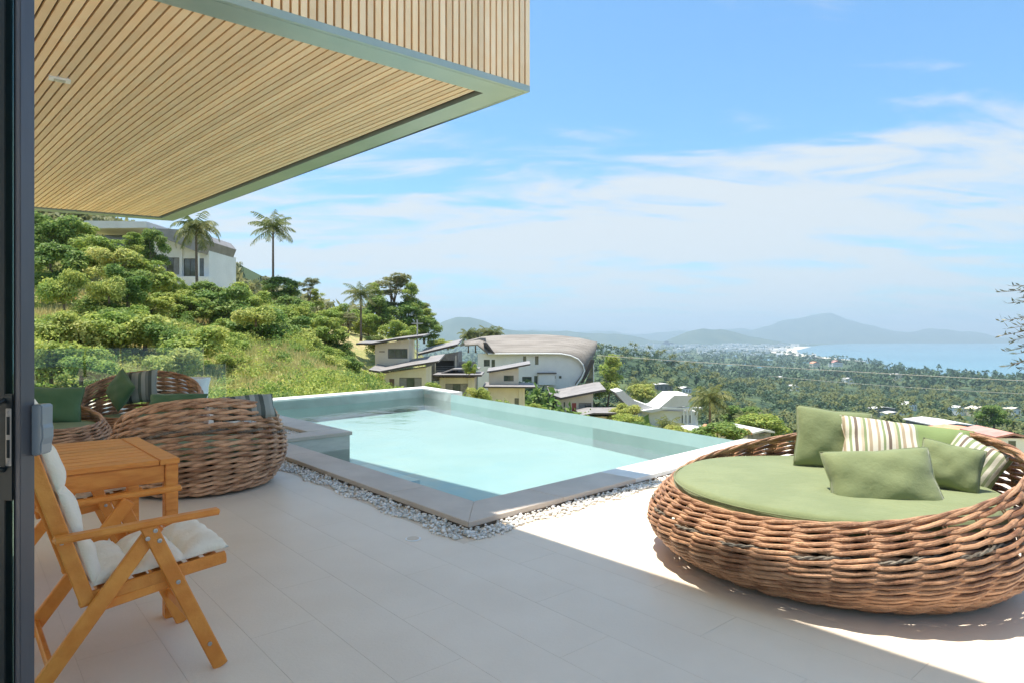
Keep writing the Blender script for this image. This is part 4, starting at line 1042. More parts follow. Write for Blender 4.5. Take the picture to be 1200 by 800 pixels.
palm(230, 268, 72, 338, 2.75, 'coconut palm with a dense drooping crown beside the white hilltop house', 1)
palm(320, 268, 84, 338, 2.9, 'tall coconut palm standing alone against the sky on the ridge', 2)
palm(423, 346, 96, 395, 2.6, 'shorter coconut palm on the ridge above the beige villas', 2)
palm(832, 468, 92, 512, 3.2, 'coconut palm with a full crown beyond the middle of the infinity edge', 0, r=.2)
palm(782, 500, 62, 514, 1.5, 'small dark palm in front of the white gabled villas', 2)
palm(752, 456, 190, 480, 5, 'yellowing palm behind the white gabled villas', 0)
palm(875, 492, 120, 520, 2.6, 'slim palm beside the orange roofed house', 2)
for i, (x, y) in enumerate([(549, 394), (557, 392), (571, 391), (579, 392)]):
    palm(x, y, 150, 410, 2.6, ['distant palm top leftmost above the roof ridge', 'palm top second from left above the roof ridge', 'palm top third from left above the roof ridge', 'rightmost palm top above the roof ridge'][i], i % 3)
# ---- undergrowth: uncountable
BARE = [(97, 348, 14, 9), (242, 378, 18, 9), (335, 446, 30, 15), (60, 372, 22, 10), (396, 398, 18, 8), (225, 420, 18, 10), (290, 457, 16, 5)]
def scatter(name, label, cat, mt, n, reg, sz, leaves, lsize, dens=None, seed=1, hfac=.5):
    r = np.random.default_rng(seed); base = [leaf_cloud(leaves, crown_clumps(seed*10+k, 6, (1, 1, .5), .45, .5), lsize, .6, seed+k) for k in range(4)]
    out = []; k = 0; guard = 0
    while k < n and guard < n*8:
        guard += 1
        px = r.uniform(*reg[0]); d = math.exp(r.uniform(math.log(reg[1][0]), math.log(reg[1][1])))
        x = (px-600)/F*d
        if dens and not dens(x, d, px, r.random()): continue
        z = ground(px, d); pyy = HY+(EYE-z)/d*F
        if dens and any(((px-u_)/w2)**2+((pyy-v_)/h2)**2 < 1 for u_, v_, w2, h2 in BARE) and r.random() < .93: continue
        s = r.uniform(*sz)*(d/40)**.25; a = r.uniform(0, 6.28)
        Mx = np.array([[math.cos(a), -math.sin(a), 0], [math.sin(a), math.cos(a), 0], [0, 0, 1]])
        out.append((base[k % 4].reshape(-1, 3)*[s, s, s*r.uniform(.7, 1.3)*2*hfac] @ Mx.T+[x, d, z-.05]).reshape(-1, 4, 3)); k += 1
    return tag(link(name, leaf_mesh(name, np.concatenate(out), M[mt])), label, cat, kind='stuff')
nz = lambda x, d, s, o=0: math.sin(x/s*1.3+o+1.2*math.sin(d/s))*math.sin(d/s*1.1+o*2+math.sin(x/s*.8))
REG = ((20, 470), (14, 105))
scatter('undergrowth', 'mixed green undergrowth on the left hillside', 'undergrowth', 'leaf_a', 950, REG, (.5, 1.15), 215, .068, lambda x, d, px, u: nz(x, d, 6) > -.25, 1)
scatter('undergrowth', 'yellowish undergrowth on the left hillside', 'undergrowth', 'leaf_c', 900, REG, (.4, 1.0), 205, .07, lambda x, d, px, u: nz(x, d, 7, 1) > -.2, 2, .4)
scatter('undergrowth', 'dark undergrowth on the left hillside', 'undergrowth', 'leaf_b', 380, REG, (.5, 1.1), 280, .07, lambda x, d, px, u: nz(x, d, 5, 3) > 0, 3)
scatter('undergrowth', 'undergrowth around and below the villas', 'undergrowth', 'leaf_d', 380, ((430, 1250), (48, 150)), (.8, 1.8), 260, .075, None, 4)
# grass blades
def grass(n, reg, seed):
    r = np.random.default_rng(seed); px = r.uniform(*reg[0], n); d = np.exp(r.uniform(math.log(reg[1][0]), math.log(reg[1][1]), n)); x = (px-600)/F*d; z = tz(px, d)
    h = r.uniform(.15, .5, n)*(d/30)**.4; a = r.uniform(0, 6.28, n); w_ = .018*(d/20)
    l = np.stack([np.cos(a), np.sin(a), 0*a], -1); b0 = np.stack([x, d, z-.03], -1); tp_ = b0+np.stack([r.normal(0, .12, n), r.normal(0, .12, n), h], -1)
    Q = np.stack([b0-l*w_[:, None], b0+l*w_[:, None], tp_+l*w_[:, None]*.2, tp_-l*w_[:, None]*.2], 1)
    return tag(link('dry_grass', leaf_mesh('dry_grass', Q, M['grass'])), 'dry yellow green grass on the hillside', 'grass', kind='stuff')
grass(90000, ((20, 460), (13, 95)), 5)

# ================================================================ DISTANT WOODS AND PALMS
def forest(name, label, n, reg, size, leaves, lsize, mt, seed, ok=None):
    r = np.random.default_rng(seed); bs = [leaf_cloud(leaves, crown_clumps(seed*7+k, 5, (1, 1, .7), .8, .5), lsize, .6, seed+k) for k in range(5)]; out = []
    px = r.uniform(*reg[0], n*3); d = np.exp(r.uniform(math.log(reg[1][0]), math.log(reg[1][1]), n*3)); x = (px-600)/F*d; z = tz(px, d)
    keep = ~(inpoly(x, d, shore) | inpoly(x, d, lagoon))
    keep &= clear_of_houses(px, d)
    if ok is not None: keep &= ok(px, d, x)
    px, d, x, z = [v[keep][:n] for v in (px, d, x, z)]
    for i in range(len(d)):
        s = size*r.uniform(.6, 1.25); a = r.uniform(0, 6.28); ca, sa = math.cos(a), math.sin(a)
        b = bs[i % 5].reshape(-1, 3)*[s, s, s*r.uniform(.8, 1.3)]
        out.append(np.stack([b[:, 0]*ca-b[:, 1]*sa+x[i], b[:, 0]*sa+b[:, 1]*ca+d[i], b[:, 2]+z[i]-.5], -1).reshape(-1, 4, 3))
    return tag(link(name, leaf_mesh(name, np.concatenate(out), M[mt])), label, 'woodland', kind='stuff')
def clearing(px, d, x): return fbm(x, d, 60, 3, 5) > -.55
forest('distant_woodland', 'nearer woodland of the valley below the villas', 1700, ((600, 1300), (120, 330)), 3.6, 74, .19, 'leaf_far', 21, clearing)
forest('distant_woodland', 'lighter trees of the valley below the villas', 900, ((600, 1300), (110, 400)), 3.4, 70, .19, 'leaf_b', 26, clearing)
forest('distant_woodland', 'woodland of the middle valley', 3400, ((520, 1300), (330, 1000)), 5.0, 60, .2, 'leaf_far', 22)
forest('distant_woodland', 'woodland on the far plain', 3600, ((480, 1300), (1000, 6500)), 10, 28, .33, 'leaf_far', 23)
forest('distant_woodland', 'woodland on the hill behind the white hilltop house', 700, ((30, 440), (120, 230)), 3.0, 60, .21, 'leaf_olive', 24, lambda px, d, x: (px < 440))
# crest of trees covering the back hill
pr_ = np.array([(-200, 235), (60, 250), (150, 262), (235, 280), (262, 300), (295, 317), (330, 335), (370, 352), (400, 366), (430, 385), (450, 398)], float)
rr = np.random.default_rng(31); bs = [leaf_cloud(80, crown_clumps(90+k, 5, (1, 1, .7), .4, .5), .2, .6, 60+k) for k in range(5)]; out = []
for i in range(1100):
    px = rr.uniform(0, 455); t_ = rr.random(); yy = np.interp(px, pr_[:, 0], pr_[:, 1]); h = EYE+(HY-yy)/F*190
    dd_ = 190-t_*30; sfr = np.interp(-t_, [-1, -.6, -.3, -.1, 0], [0, .38, .72, .94, 1]); z = -92+(h+92)*sfr; s = rr.uniform(1.0, 2.0)
    x = (px-600)/F*190; b = bs[i % 5].reshape(-1, 3)*s
    out.append((b+[x, dd_, z-.5]).reshape(-1, 4, 3))
tag(link('hill_woodland', leaf_mesh('hill_woodland', np.concatenate(out), M['leaf_olive'])), 'scrubby woodland covering the hill behind the white hilltop house', 'woodland', kind='stuff')
# belt of palms in the valley: the nearest ones are single things
pf_ = [palm_far(s) for s in range(4)]
pfm = [leaf_mesh('palm_crown', q, M['palm_leaf']) for q in pf_]
ptm = []
for s in range(3):
    m_ = MB().tube([(0, 0, -1), (.15, 0, .5), (0, 0, 1)], [.03, .02, .015], 5, cap=False)
    me_ = bpy.data.meshes.new('palm_trunk'); me_.from_pydata(m_.v, [], m_.f); me_.materials.append(M['bark']); ptm.append(me_)
rp = random.Random(9)
for i in range(170):
    px = rp.uniform(830, 1200); d = rp.choice([rp.uniform(250, 330), rp.uniform(290, 420)]); h = rp.uniform(11, 17)
    while not clear_of_houses(px, d): px = rp.uniform(830, 1200); d = rp.uniform(250, 420)
    x = (px-600)/F*d
    r = thing('coconut_palm', 'one of the many slim palms in the valley belt behind the sunny daybed', 'palm tree', (x, d, ground(px, d)), rp.uniform(0, 6), 'palms of the valley belt')
    c = link('crown', pfm[i % 4], r); c.location = (0, 0, h); c.scale = (3.4,)*3
    t_ = link('trunk', ptm[i % 3], r); t_.scale = (9, 9, h)
# more palms farther as one mass
out = []
rr = np.random.default_rng(8)
for i in range(900):
    px = rr.uniform(700, 1260); d = rr.uniform(420, 1300); x = (px-600)/F*d
    if inpoly(np.array([x]), np.array([d]), shore)[0]: continue
    a = rr.uniform(0, 6); b = pf_[i % 4].reshape(-1, 3)*4.0; out.append(np.stack([b[:, 0]*math.cos(a)-b[:, 1]*math.sin(a)+x, b[:, 0]*math.sin(a)+b[:, 1]*math.cos(a)+d, b[:, 2]+ground(px, d)+rr.uniform(8, 14)], -1).reshape(-1, 4, 3))
tag(link('distant_palms', leaf_mesh('distant_palms', np.concatenate(out), M['palm_leaf'])), 'mass of palms farther out in the valley', 'palms', kind='stuff')
# ================================================================ BUILDINGS
M['beige'] = mat('beige_render', (.68, .60, .47), (.74, .66, .53), .85, .5, coords='World')
M['cream'] = mat('cream_trim', (.66, .60, .48), rough=.8)
M['whitew'] = mat('white_render', (.80, .79, .77), (.86, .85, .83), .8, .4, coords='World')
M['roofg'] = mat('grey_roof', (.22, .205, .20), (.29, .27, .26), .6, .8, coords='World', stretch=(1, 1, 1))
M['roofb'] = mat('brown_grey_shingles', (.20, .175, .15), (.27, .24, .21), .7, .5, coords='World', bump=1, bscale=3, stretch=(.3, 1, 3))
M['fasc'] = mat('dark_fascia', (.07, .055, .05), rough=.6)
M['roofw'] = mat('pale_roof', (.58, .56, .53), (.66, .64, .62), .7, .3, coords='World')
M['orange'] = mat('orange_roof', (.62, .26, .14), (.72, .34, .2), .8, .5, coords='World')
M['pink'] = mat('faded_red_roof', (.50, .22, .18), (.58, .3, .25), .8, .5, coords='World')
M['wdoor'] = mat('brown_door', (.16, .085, .055), rough=.6)
M['rdoor'] = mat('red_door', (.38, .06, .04), rough=.5)
M['wframe'] = mat('window_frame', (.10, .09, .08), rough=.5)
M['curtain'] = mat('curtain', (.26, .25, .23), (.34, .32, .30), .9, 3)
M['inside'] = mat('dim_room', (.05, .045, .04), rough=.9)
M['greyw'] = mat('weathered_grey_timber', (.18, .17, .16), (.26, .25, .23), .8, 2)
def ztop(x, w, h0, h1): return h0+(h1-h0)*x/w
def facade(par, w, h0, h1, ops, mt, y=0, t=.25, x0=0, z0=0):
    """front wall with a sloping top and openings [(xa, xb, za, zb, kind)]"""
    m = MB(); xs = sorted({0, w} | {o[0] for o in ops} | {o[1] for o in ops})
    hm = min(h0, h1); g = 0
    for a, b in zip(xs[:-1], xs[1:]):
        cuts = sorted([(o[2], o[3]) for o in ops if o[0] <= a+1e-6 and o[1] >= b-1e-6]); z = 0
        for c0, c1 in cuts:
            if c0 > z: m.xz([(x0+a, z0+z), (x0+b, z0+z), (x0+b, z0+c0), (x0+a, z0+c0)], y, y+t)
            z = c1
        m.xz([(x0+a, z0+z), (x0+b, z0+z), (x0+b, z0+ztop(b, w, h0, h1)), (x0+a, z0+ztop(a, w, h0, h1))], y, y+t)
    o = m.build('wall', mt, par)
    for (a, b, c0, c1, kind) in ops:
        A0, B0_, C0, C1 = x0+a, x0+b, z0+c0, z0+c1
        if kind in ('door', 'rdoor'):
            MB().box((A0, y+.12, C0), (B0_, y+.18, C1)).build('door', M['wdoor' if kind == 'door' else 'rdoor'], par); continue
        if kind == 'hole': continue
        f = MB(); fw = .07
        for q in ((A0, A0+fw, C0, C1), (B0_-fw, B0_, C0, C1), (A0+fw, B0_-fw, C0, C0+fw), (A0+fw, B0_-fw, C1-fw, C1)): f.box((q[0], y+.08, q[2]), (q[1], y+.16, q[3]))
        k = max(1, round((B0_-A0)/1.0))
        for i in range(1, k): xx = A0+(B0_-A0)*i/k; f.box((xx-.03, y+.085, C0+fw), (xx+.03, y+.155, C1-fw))
        fo = f.build('window_frame', M['wframe'], par)
        for i in range(k):
            xa, xb = A0+(B0_-A0)*i/k+.035, A0+(B0_-A0)*(i+1)/k-.035
            MB().box((xa, y+.13, C0+fw), (xb, y+.14, C1-fw)).build('pane', M['curtain'] if (kind == 'curt' and i % 3 != 1) else M['win'], fo)
def sidewalls(par, w, dp, h0, h1, mt, x0=0, z0=0, y=0, t=.25):
    MB().xz([(x0, z0), (x0+w, z0), (x0+w, z0+h1), (x0, z0+h0)], y+dp-t, y+dp).build('rear_wall', mt, par)
    MB().box((x0, y+t, z0), (x0+t, y+dp-t, z0+h0-.02)).build('side_wall', mt, par); MB().box((x0+w-t, y+t, z0), (x0+w, y+dp-t, z0+h1-.02)).build('side_wall', mt, par)
    MB().box((x0+t, y+t+.9, z0+.02), (x0+w-t, y+t+1.0, z0+min(h0, h1)-.05)).build('room', M['inside'], par)
def roofslab(par, pts, ya, yb, th=.22, mt='roofg', fas=True, tilt=0):
    """pts: (x,z) underside line left->right"""
    up = [(x, z+th) for x, z in pts]
    mm = MB().xz(pts+up[::-1], ya, yb); mm.v = [(x, y, z+(tilt if y > ya+.01 else 0)) for x, y, z in mm.v]
    o = mm.build('roof', M[mt], par)
    if fas: MB().xz([(x, z-.03) for x, z in pts]+[(x, z+th+.0) for x, z in pts][::-1], ya-.06, ya-.002).build('fascia', M['fasc'], o)
    return o
def house(px, py, d, name, label, cat='villa', rz=0): return thing(name, label, cat, P(px, py, d), rz)
u = lambda px, d: px/F*d
# V1 two-storey beige villa  (origin: left foot of lower facade)
d = 85; v = house(449, 457, d, 'beige_villa', 'two-storey beige villa with two grey mono-pitch roofs left of the others')
U = u(1, d)
facade(v, 50*U, 20*U, 27*U, [(7*U, 13*U, 0, 13.5*U, 'door'), (19*U, 45*U, 0, 15*U, 'curt')], M['beige'], 0)
sidewalls(v, 50*U, 6, 20*U, 27*U, M['beige'])
MB().box((-12*U, 2.2, -1), (-.02, 6.5, 19*U)).build('side_wing', M['beige'], v)
roofslab(v, [(-15*U, 23*U), (-2*U, 21*U), (30*U, 27.5*U), (66*U, 33*U)], -1.0, 7, tilt=.7)
facade(v, 42*U, 27*U, 33*U, [(5*U, 12*U, 2, 19*U, 'door'), (16*U, 40*U, 10*U, 22*U, 'win')], M['beige'], 4.5, x0=-18*U, z0=26*U)
sidewalls(v, 42*U, 5, 27*U, 33*U, M['beige'], x0=-18*U, z0=26*U, y=4.5)
roofslab(v, [(-39*U, 53*U), (-20*U, 53*U), (8*U, 58*U), (43*U, 62*U)], 3.4, 10.5, tilt=.35)
# V2 grey timber villa with balcony
d = 105; U = u(1, d); v = house(499, 446, d, 'grey_timber_villa', 'weathered grey timber villa with a covered balcony behind the beige ones')
facade(v, 38*U, 27*U, 34*U, [(11*U, 33*U, 13*U, 24*U, 'hole')], M['greyw'], 0)
sidewalls(v, 38*U, 8, 27*U, 34*U, M['greyw'])
roofslab(v, [(-8*U, 30*U), (38*U, 41*U)], -1.5, 9, .3, tilt=.8)
for i in range(5): MB().box((11*U, -.5, 9*U+i*.28), (37*U, -.45, 9*U+i*.28+.06)).build('railing_bar', M['greyw'], v)
MB().box((10*U, -.6, 7*U), (38*U, -.02, 8.6*U)).build('balcony_floor', M['roofg'], v)
for x in (11, 35): MB().box((x*U, -.58, 8.6*U), (x*U+.15, -.43, 30*U)).build('post', M['cream'], v)
MB().box((38*U, 1, 6*U), (58*U, 1.2, 22*U)).build('garden_wall', M['greyw'], v)
# V4 flat beige
d = 98; U = u(1, d); v = house(515, 474, d, 'beige_villa', 'single-storey beige villa with a wide sliding window and flat dark-edged roof')
facade(v, 41*U, 32*U, 32*U, [(7*U, 33*U, 7*U, 25*U, 'curt')], M['beige'], 0); sidewalls(v, 41*U, 7, 32*U, 32*U, M['beige'])
roofslab(v, [(-7*U, 34*U), (50*U, 34*U)], -1.2, 8, .25)
MB().box((33.5*U, -.25, -1), (38*U, -.02, 32*U)).build('pilaster', M['cream'], v); MB().box((1*U, -.25, -1), (6.5*U, -.02, 32*U)).build('pilaster', M['cream'], v)
MB().xz([(0, 35.5*U), (14*U, 40*U), (46*U, 41*U), (46*U, 42*U), (14*U, 41.4*U), (0, 36.5*U)], 2, 7).build('upper_roof', M['roofg'], v)
# V5 beige behind blossom
d = 100; U = u(1, d); v = house(572, 486, d, 'beige_villa', 'beige villa mostly hidden behind the blossoming tree')
facade(v, 43*U, 32*U, 32*U, [(31*U, 38*U, 6*U, 20*U, 'win')], M['beige'], 0); sidewalls(v, 43*U, 7, 32*U, 32*U, M['beige'])
roofslab(v, [(-6*U, 33*U), (55*U, 32.5*U)], -1.2, 8, .2)
MB().box((36*U, -.25, -1), (40*U, -.02, 32*U)).build('pilaster', M['cream'], v)
facade(v, 36*U, 14*U, 20*U, [(18*U, 30*U, 4*U, 11*U, 'win')], M['beige'], 3.5, z0=34*U); sidewalls(v, 36*U, 4, 14*U, 20*U, M['beige'], z0=34*U, y=3.5)
roofslab(v, [(-2*U, 49*U), (12*U, 51*U), (50*U, 58*U)], 2.4, 9, .2, tilt=.25)
# V6 red door villa
d = 120; U = u(1, d); v = house(638, 506, d, 'beige_villa', 'two-storey beige villa with a dark red upper door and grey mono-pitch roof')
facade(v, 66*U, 20*U, 20*U, [(16*U, 22*U, 4*U, 12*U, 'win'), (24*U, 28*U, 4*U, 12*U, 'win'), (34*U, 41*U, 4*U, 12.5*U, 'win')], M['beige'], 0); sidewalls(v, 66*U, 8, 20*U, 20*U, M['beige'])
MB().box((-2*U, -1.0, 20*U), (72*U, 8, 21.5*U)).build('terrace_slab', M['roofg'], v); MB().box((26*U, -1.1, 21.5*U), (66*U, -1.0, 24*U)).build('parapet', M['cream'], v)
facade(v, 43*U, 17*U, 24*U, [(8*U, 10*U, 7*U, 13*U, 'win'), (20*U, 25.5*U, 2*U, 12.5*U, 'rdoor'), (29*U, 48*U*.98, 3*U, 13*U, 'curt')] if False else [(8*U, 10*U, 7*U, 13*U, 'win'), (18*U, 23*U, 1*U, 12*U, 'rdoor'), (26*U, 41*U, 2*U, 12*U, 'curt')], M['beige'], 1.2, x0=17*U-2*U, z0=21.6*U)
sidewalls(v, 43*U, 6, 17*U, 24*U, M['beige'], x0=15*U, z0=21.6*U, y=1.2)
roofslab(v, [(6*U, 43*U), (19*U, 38.5*U), (66*U, 47.5*U), (72*U, 48*U)], -.2, 9, .35, tilt=.8)
# V7 lowest villa
d = 112; U = u(1, d); v = house(684, 515, d, 'beige_villa', 'lowest beige villa with a shallow roof just above the infinity edge')
facade(v, 48*U, 27*U, 28*U, [(22*U, 43*U, 3*U, 13*U, 'curt')], M['beige'], 0); sidewalls(v, 48*U, 7, 27*U, 28*U, M['beige'])
roofslab(v, [(-4*U, 28*U), (10*U, 31*U), (62*U, 31*U)], -1.2, 8, .25)
MB().box((44*U, -.2, -1), (47.5*U, -.02, 27*U)).build('pilaster', M['cream'], v)
# V3 white house with a sweeping curved roof
d = 135; U = u(1, d); v = house(545, 480, d, 'curved_roof_house', 'large white house with a sweeping curved brown grey shingle roof', 'house')
def L(px, py): return ((px-545)*U, (480-py)*U)
outl = [L(560, 478), L(675, 478), L(675, 450), L(682, 440), L(685, 433), L(683, 426), L(678, 420), L(670, 416), L(658, 414), L(560, 414)]
# openings cut with a boolean-free strip layout: wall pieces around window columns
wins = [(613, 616.6, 417, 427, 'win'), (627, 631, 417, 427, 'win'), (636, 639.5, 439.5, 443, 'win'), (648, 651, 440, 443, 'win'), (655, 658, 440, 443, 'win'), (612, 623, 441, 446.5, 'win'), (626, 630, 440, 450, 'win'), (576, 580, 421, 432, 'win'), (567, 574, 421, 429, 'win'), (619, 632, 457, 468, 'win'), (634, 645, 456, 468, 'win')]
ops = [((a-560)*U, (b-560)*U, (478-c2)*U, (478-c1)*U, k) for a, b, c1, c2, k in wins]
m = MB(); xs = sorted({0, 110*U} | {o[0] for o in ops} | {o[1] for o in ops})
xo = 15*U; zo = 2*U
facade(v, 98*U, 64*U, 64*U, ops, M['whitew'], 0, .4, x0=xo, z0=zo)
arc = [L(658, 414), L(670, 416), L(678, 420), L(683, 426), L(685, 433), L(682, 440), L(675, 450), L(672, 478), L(658, 478)]
MB().xz(arc, -.0, .4).build('curved_wall', M['whitew'], v)
MB().box((xo, 12, 0), (125*U, 12.4, 62*U)).build('rear_wall', M['whitew'], v); MB().box((xo, .42, 0), (xo+.3, 12, 62*U)).build('side_wall', M['whitew'], v)
MB().box((xo+.4, 2.0, 0), (120*U, 2.2, 60*U)).build('room', M['inside'], v)
lo_ = [(545, 404), (560, 403), (572, 413.6), (600, 413.4), (640, 413.2), (657, 413.4), (668, 415.4), (677, 419.6), (682.5, 426), (684.5, 433), (681.5, 440.5), (674.5, 450.5)]
hi_ = [(540, 400), (562, 394.5), (578, 393), (600, 392), (640, 391.8), (662, 393), (684, 396), (704, 400.5), (703, 408), (698, 418), (690, 432), (678, 450)]
m = MB(); n = len(lo_); K = 8
def pt3(i, k):
    a, b = lo_[i], hi_[i]; s = k/K
    yb = 9.0*(1-abs(max(0, i-5))/7)**1; x, z = L(a[0]+(b[0]-a[0])*s, a[1]+(b[1]-a[1])*s)
    return (x*(1), -.9+yb*s, z+.25*math.sin(math.pi*s))
vs = [pt3(i, k) for i in range(n) for k in range(K+1)]
m.add(vs, [(i*(K+1)+k, (i+1)*(K+1)+k, (i+1)*(K+1)+k+1, i*(K+1)+k+1) for i in range(n-1) for k in range(K)])
ro = m.build('curved_roof', M['roofb'], v, smooth=True); so = ro.modifiers.new('thickness', 'SOLIDIFY'); so.thickness = .3; so.offset = -1
# shingle courses: thin ridges following the sweep
for k in range(1, K):
    pts = [Vector(pt3(i, k))+Vector((0, -.06, .03)) for i in range(n)]
    MB().tube(pts, .012, 4).build('shingle_course', M['roofb'], ro)
pts = [Vector((*[0]*0, L(a[0], a[1])[0], -.95, L(a[0], a[1])[1]-.12)) for a in lo_[2:]]
MB().tube(pts, .17, 6).build('eave_trim', M['whitew'], ro)
MB().xz([L(566, 401), L(570, 401), L(580, 413.5), L(577, 413.5)], -1.2, 6).build('roof_fin', M['fasc'], ro)
MB().xz([L(538, 403), L(562, 396), L(568, 396), L(568, 399), L(560, 400), L(538, 406)], 3, 9).build('left_gable', M['roofg'], v)
MB().xz([L(680, 448), L(683, 448), L(696, 424), L(696, 421), L(692, 421)], -.6, -.3).build('dark_brace', M['fasc'], v)
MB().xz([L(684, 452), L(695, 452), L(695, 425)], 0, .1).build('side_glazing', M['win'], v); MB().box(L(695, 452)[:1]+(-.1,)+(L(695, 452)[1],), L(696.2, 423)[:1]+(.2,)+(L(696, 423)[1],)).build('side_frame', M['whitew'], v)
MB().box((L(631, 450)[0], -1.2, L(0, 450)[1]), (L(650, 450)[0], -.02, L(0, 437.0)[1])).build('bay', M['whitew'], v)
MB().box((L(631, 450)[0]-.3, -1.5, L(0, 437)[1]), (L(650, 450)[0]+.3, -.02, L(0, 436)[1])).build('bay_roof', M['fasc'], v)
for x in (617.5, 632.5, 646): MB().box((L(x, 0)[0], -.35, 0), (L(x+1.6, 0)[0], -.02, L(0, 455)[1])).build('column', M['whitew'], v)
# hilltop white house
d = 92; U = u(1, d); v = house(168, 345, d, 'white_hilltop_house', 'white hilltop house with a wide overhanging flat roof at the upper left', 'house')
facade(v, 77*U, 72*U, 52*U, [(6*U, 10*U, 50*U, 60*U, 'win'), (20*U, 42*U, 23*U, 43*U, 'curt'), (47*U, 62*U, 21*U, 42*U, 'win'), (64*U, 71*U, 21*U, 42*U, 'win')], M['whitew'], 0); sidewalls(v, 77*U, 9, 72*U, 52*U, M['whitew'])
MB().box((48*U, -2.2, -3), (85*U, -.02, 19*U)).build('terrace_wall', M['whitew'], v)
MB().box((44*U, -.3, 19*U), (46.5*U, -.02, 55*U)).build('column', M['whitew'], v); MB().box((71*U, -2.0, 19*U), (73*U, -1.8, 46*U)).build('column', M['whitew'], v)
MB().xz([(15*U, 71*U), (75*U, 46*U), (81*U, 61*U), (74*U, 69*U), (50*U, 72.5*U), (15*U, 74*U)], -2.6, 8).build('sloping_roof', M['roofg'], v)
MB().xz([(-56*U, 72*U), (20*U, 73*U), (20*U, 80*U), (-50*U, 81*U)], -3.5, 8).build('flat_roof', M['roofw'], v)
MB().box((-48*U, .5, 20*U), (-.02, 1, 70*U)).build('window_band', M['win'], v)
# white gabled villas beyond the infinity edge
d = 118; U = u(1, d); v = house(752, 514, d, 'white_gabled_villa', 'white villa with swept pale gable roofs and a columned balcony')
facade(v, 66*U, 34*U, 32*U, [(47*U, 49.6*U, 19*U, 28*U, 'win'), (51.5*U, 54*U, 19*U, 28*U, 'win'), (56*U, 59*U, 19*U, 28*U, 'win'), (47*U, 53*U, 8*U, 11*U, 'win')], M['whitew'], 0); sidewalls(v, 66*U, 9, 34*U, 32*U, M['whitew'])
MB().xz([(-4*U, 34*U), (18*U, 37*U), (36*U, 52*U), (56*U, 52*U), (56*U, 49*U), (52*U, 40*U), (36*U, 38*U), (10*U, 32*U)], -1.5, 8).build('gable_roof', M['roofw'], v)
MB().xz([(-31*U, 55*U), (-22*U, 57*U), (-8*U, 45*U), (14*U, 37*U), (10*U, 33*U), (-14*U, 36*U)], 0, 7).build('gable_roof', M['roofw'], v)
MB().box((22*U, -1.6, 36*U), (68*U, -.1, 38*U)).build('balcony_roof', M['whitew'], v)
for x in (46, 50, 55, 61): MB().box((x*U, -1.5, 16*U), (x*U+.22, -1.28, 36*U)).build('column', M['whitew'], v)
MB().box((44*U, -1.6, 14.6*U), (72*U, -.02, 16*U)).build('balcony_floor', M['whitew'], v); MB().box((-20*U, 0, -1), (-.02, 6, 30*U)).build('side_wing', M['whitew'], v)
# small houses of the valley
def gable(px, py, d, w, h, dp, wall, roof_, label, rz=.2, rh=.5):
    if d >= 200: d = house_d(px, py)
    U = u(1, d); r = house(px, py, d, 'small_house', label, 'house', rz); W_, H_ = w*U, h*U
    if d >= 200: H_ += 3.5; r.location.z = ground(px, d)
    MB().box((-W_/2, 0, -4), (W_/2, dp, H_)).build('wall', M[wall], r)
    MB().xz([(-W_/2-.4, H_), (0, H_+W_*rh*.5), (W_/2+.4, H_), (W_/2+.4, H_+.25), (0, H_+W_*rh*.5+.3), (-W_/2-.4, H_+.25)], -.5, dp+.5).build('roof', M[roof_], r)
    for i in range(max(1, int(W_/3))): xx = -W_/2+(i+.5)*W_/max(1, int(W_/3)); MB().box((xx-.5, -.04, H_*.35), (xx+.5, -.002, H_*.8)).build('window', M['win'], r)
for a in HOUSES:
    gable(*a)
# far town: pale blocks nobody could count
m = MB(); rt = random.Random(5)
for i in range(330):
    px = rt.gauss(870, 40) if i < 230 else rt.uniform(740, 960); py = rt.uniform(402.5, 412) if i < 230 else rt.uniform(404, 420)
    d_ = 89*F/(py-HY+.6); w_ = rt.uniform(10, 34)*d_/5500; h_ = rt.uniform(7, 20)*d_/5500; x = (px-CX)/F*d_
    if x > 1500 and inpoly(np.array([x]), np.array([d_]), shore)[0]: continue
    m.box((x-w_, d_, -92), (x+w_, d_+w_, ground(px, d_)+h_+6))
tag(m.build('distant_town', M['whitew']), 'pale blocks of the distant town by the bay', 'town', kind='stuff')
# utility pole and cables
M['pole'] = mat('concrete_pole', (.45, .43, .4), rough=.8)
p = P(489, 402, 92); pl = thing('utility_pole', 'slim pale utility pole with one cross arm behind the beige villas', 'utility pole', p)
MB().tube([(0, 0, -3), (0, 0, 3.3)], .10, 8).build('shaft', M['pole'], pl); MB().box((-.8, -.06, 2.7), (.8, .06, 2.85)).build('cross_arm', M['pole'], pl)
def cable(a, b, sag, r, label, n=24):
    pts = [a.lerp(b, i/n)+Vector((0, 0, -sag*4*(i/n)*(1-i/n))) for i in range(n+1)]
    tag(MB().tube(pts, r, 5).build('power_cable', M['pole']), label, 'cable')
cable(P(700, 416, 70), P(1330, 452, 50), .15, .022, 'pale overhead cable crossing the valley above the palms')
cable(P(900, 440, 75), P(1330, 466, 60), .3, .016, 'thin overhead cable lower over the right side of the valley')
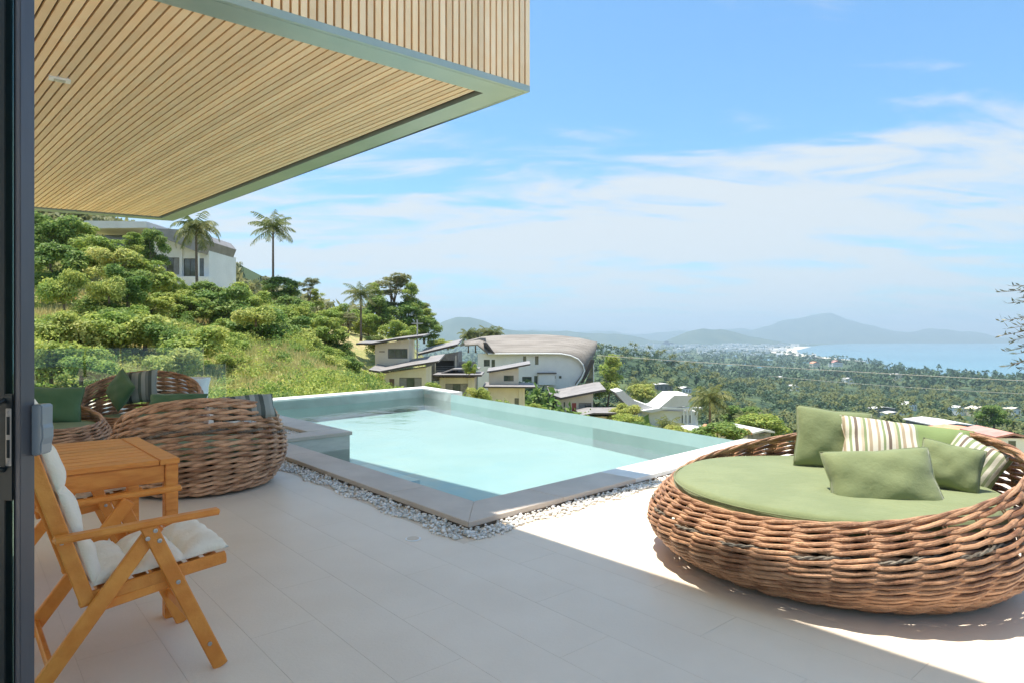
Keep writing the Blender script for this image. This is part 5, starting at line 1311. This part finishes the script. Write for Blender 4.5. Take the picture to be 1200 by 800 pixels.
# olive tree at the right edge (only twig tips reach into view)
ol = thing('olive_tree', 'slender olive tree whose leafy twigs reach in at the right edge', 'tree', (5.35, 5.8, 0))
MB().tube([(0, 0, 0), (-.05, 0, .6), (.05, .05, 1.2), (0, 0, 1.9), (-.1, 0, 2.5)], [.05, .04, .032, .024, .012], 8).build('trunk', M['bark'], ol, smooth=True)
ro_ = random.Random(3); tw_ = MB(); lf = []
ends = [(1170, 343), (1181, 356), (1186, 336), (1172, 377), (1180, 386), (1173, 394), (1184, 400), (1179, 412), (1190, 415), (1176, 430), (1185, 428), (1196, 372), (1196, 433), (1198, 350)]
for k in range(16): ends.append((1205+ro_.random()*70, 300+ro_.random()*150))
base = Vector((5.35, 5.8, 0))
for ex, ey in ends:
    e = P(ex, ey, 5.8+ro_.uniform(-.25, .25))-base; s = Vector((.0, 0, 1.15+(430-ey)/130*.7)); 
    pts = [s.lerp(e, t)+Vector((0, 0, .06*math.sin(t*3.1))) for t in (0, .25, .5, .75, 1)]
    tw_.tube(pts, [.009, .007, .005, .003, .0015], 5)
    for j in range(26):
        t = .5+.5*j/25; q = s.lerp(e, t)+Vector((0, 0, .06*math.sin(t*3.1))); dr_ = (e-s).normalized()
        dv = (dr_*.8+Vector((ro_.uniform(-1, 1), ro_.uniform(-1, 1), ro_.uniform(-.7, 1)))*.7).normalized()*ro_.uniform(.045, .075)
        sd = dv.cross(Vector((ro_.uniform(-1, 1), ro_.uniform(-1, 1), 1))).normalized()*.0085
        lf.append([list(q), list(q+dv*.5-sd), list(q+dv), list(q+dv*.5+sd)])
tw_.build('twigs', M['bark'], ol, smooth=True)
M['olive_leaf'] = mat('olive_leaf', (.045, .065, .035), (.10, .12, .08), .5, 30, island=.3)
link('leaves', leaf_mesh('leaves', np.array(lf), M['olive_leaf']), ol)

# ================================================================ HAZE
hm = bpy.data.materials.new('haze_air'); hm.use_nodes = True; t = hm.node_tree; t.nodes.clear()
pv = nd(t, 'ShaderNodeVolumePrincipled'); pv.inputs['Color'].default_value = (.66, .85, 1.0, 1); pv.inputs['Density'].default_value = .00012; pv.inputs['Anisotropy'].default_value = .2
t.links.new(pv.outputs[0], nd(t, 'ShaderNodeOutputMaterial').inputs['Volume'])
hb = MB().box((-19000, -9000, -110), (19000, 17500, 520)).build('haze', hm); tag(hb, kind='stuff')
hb.display_type = 'WIRE'
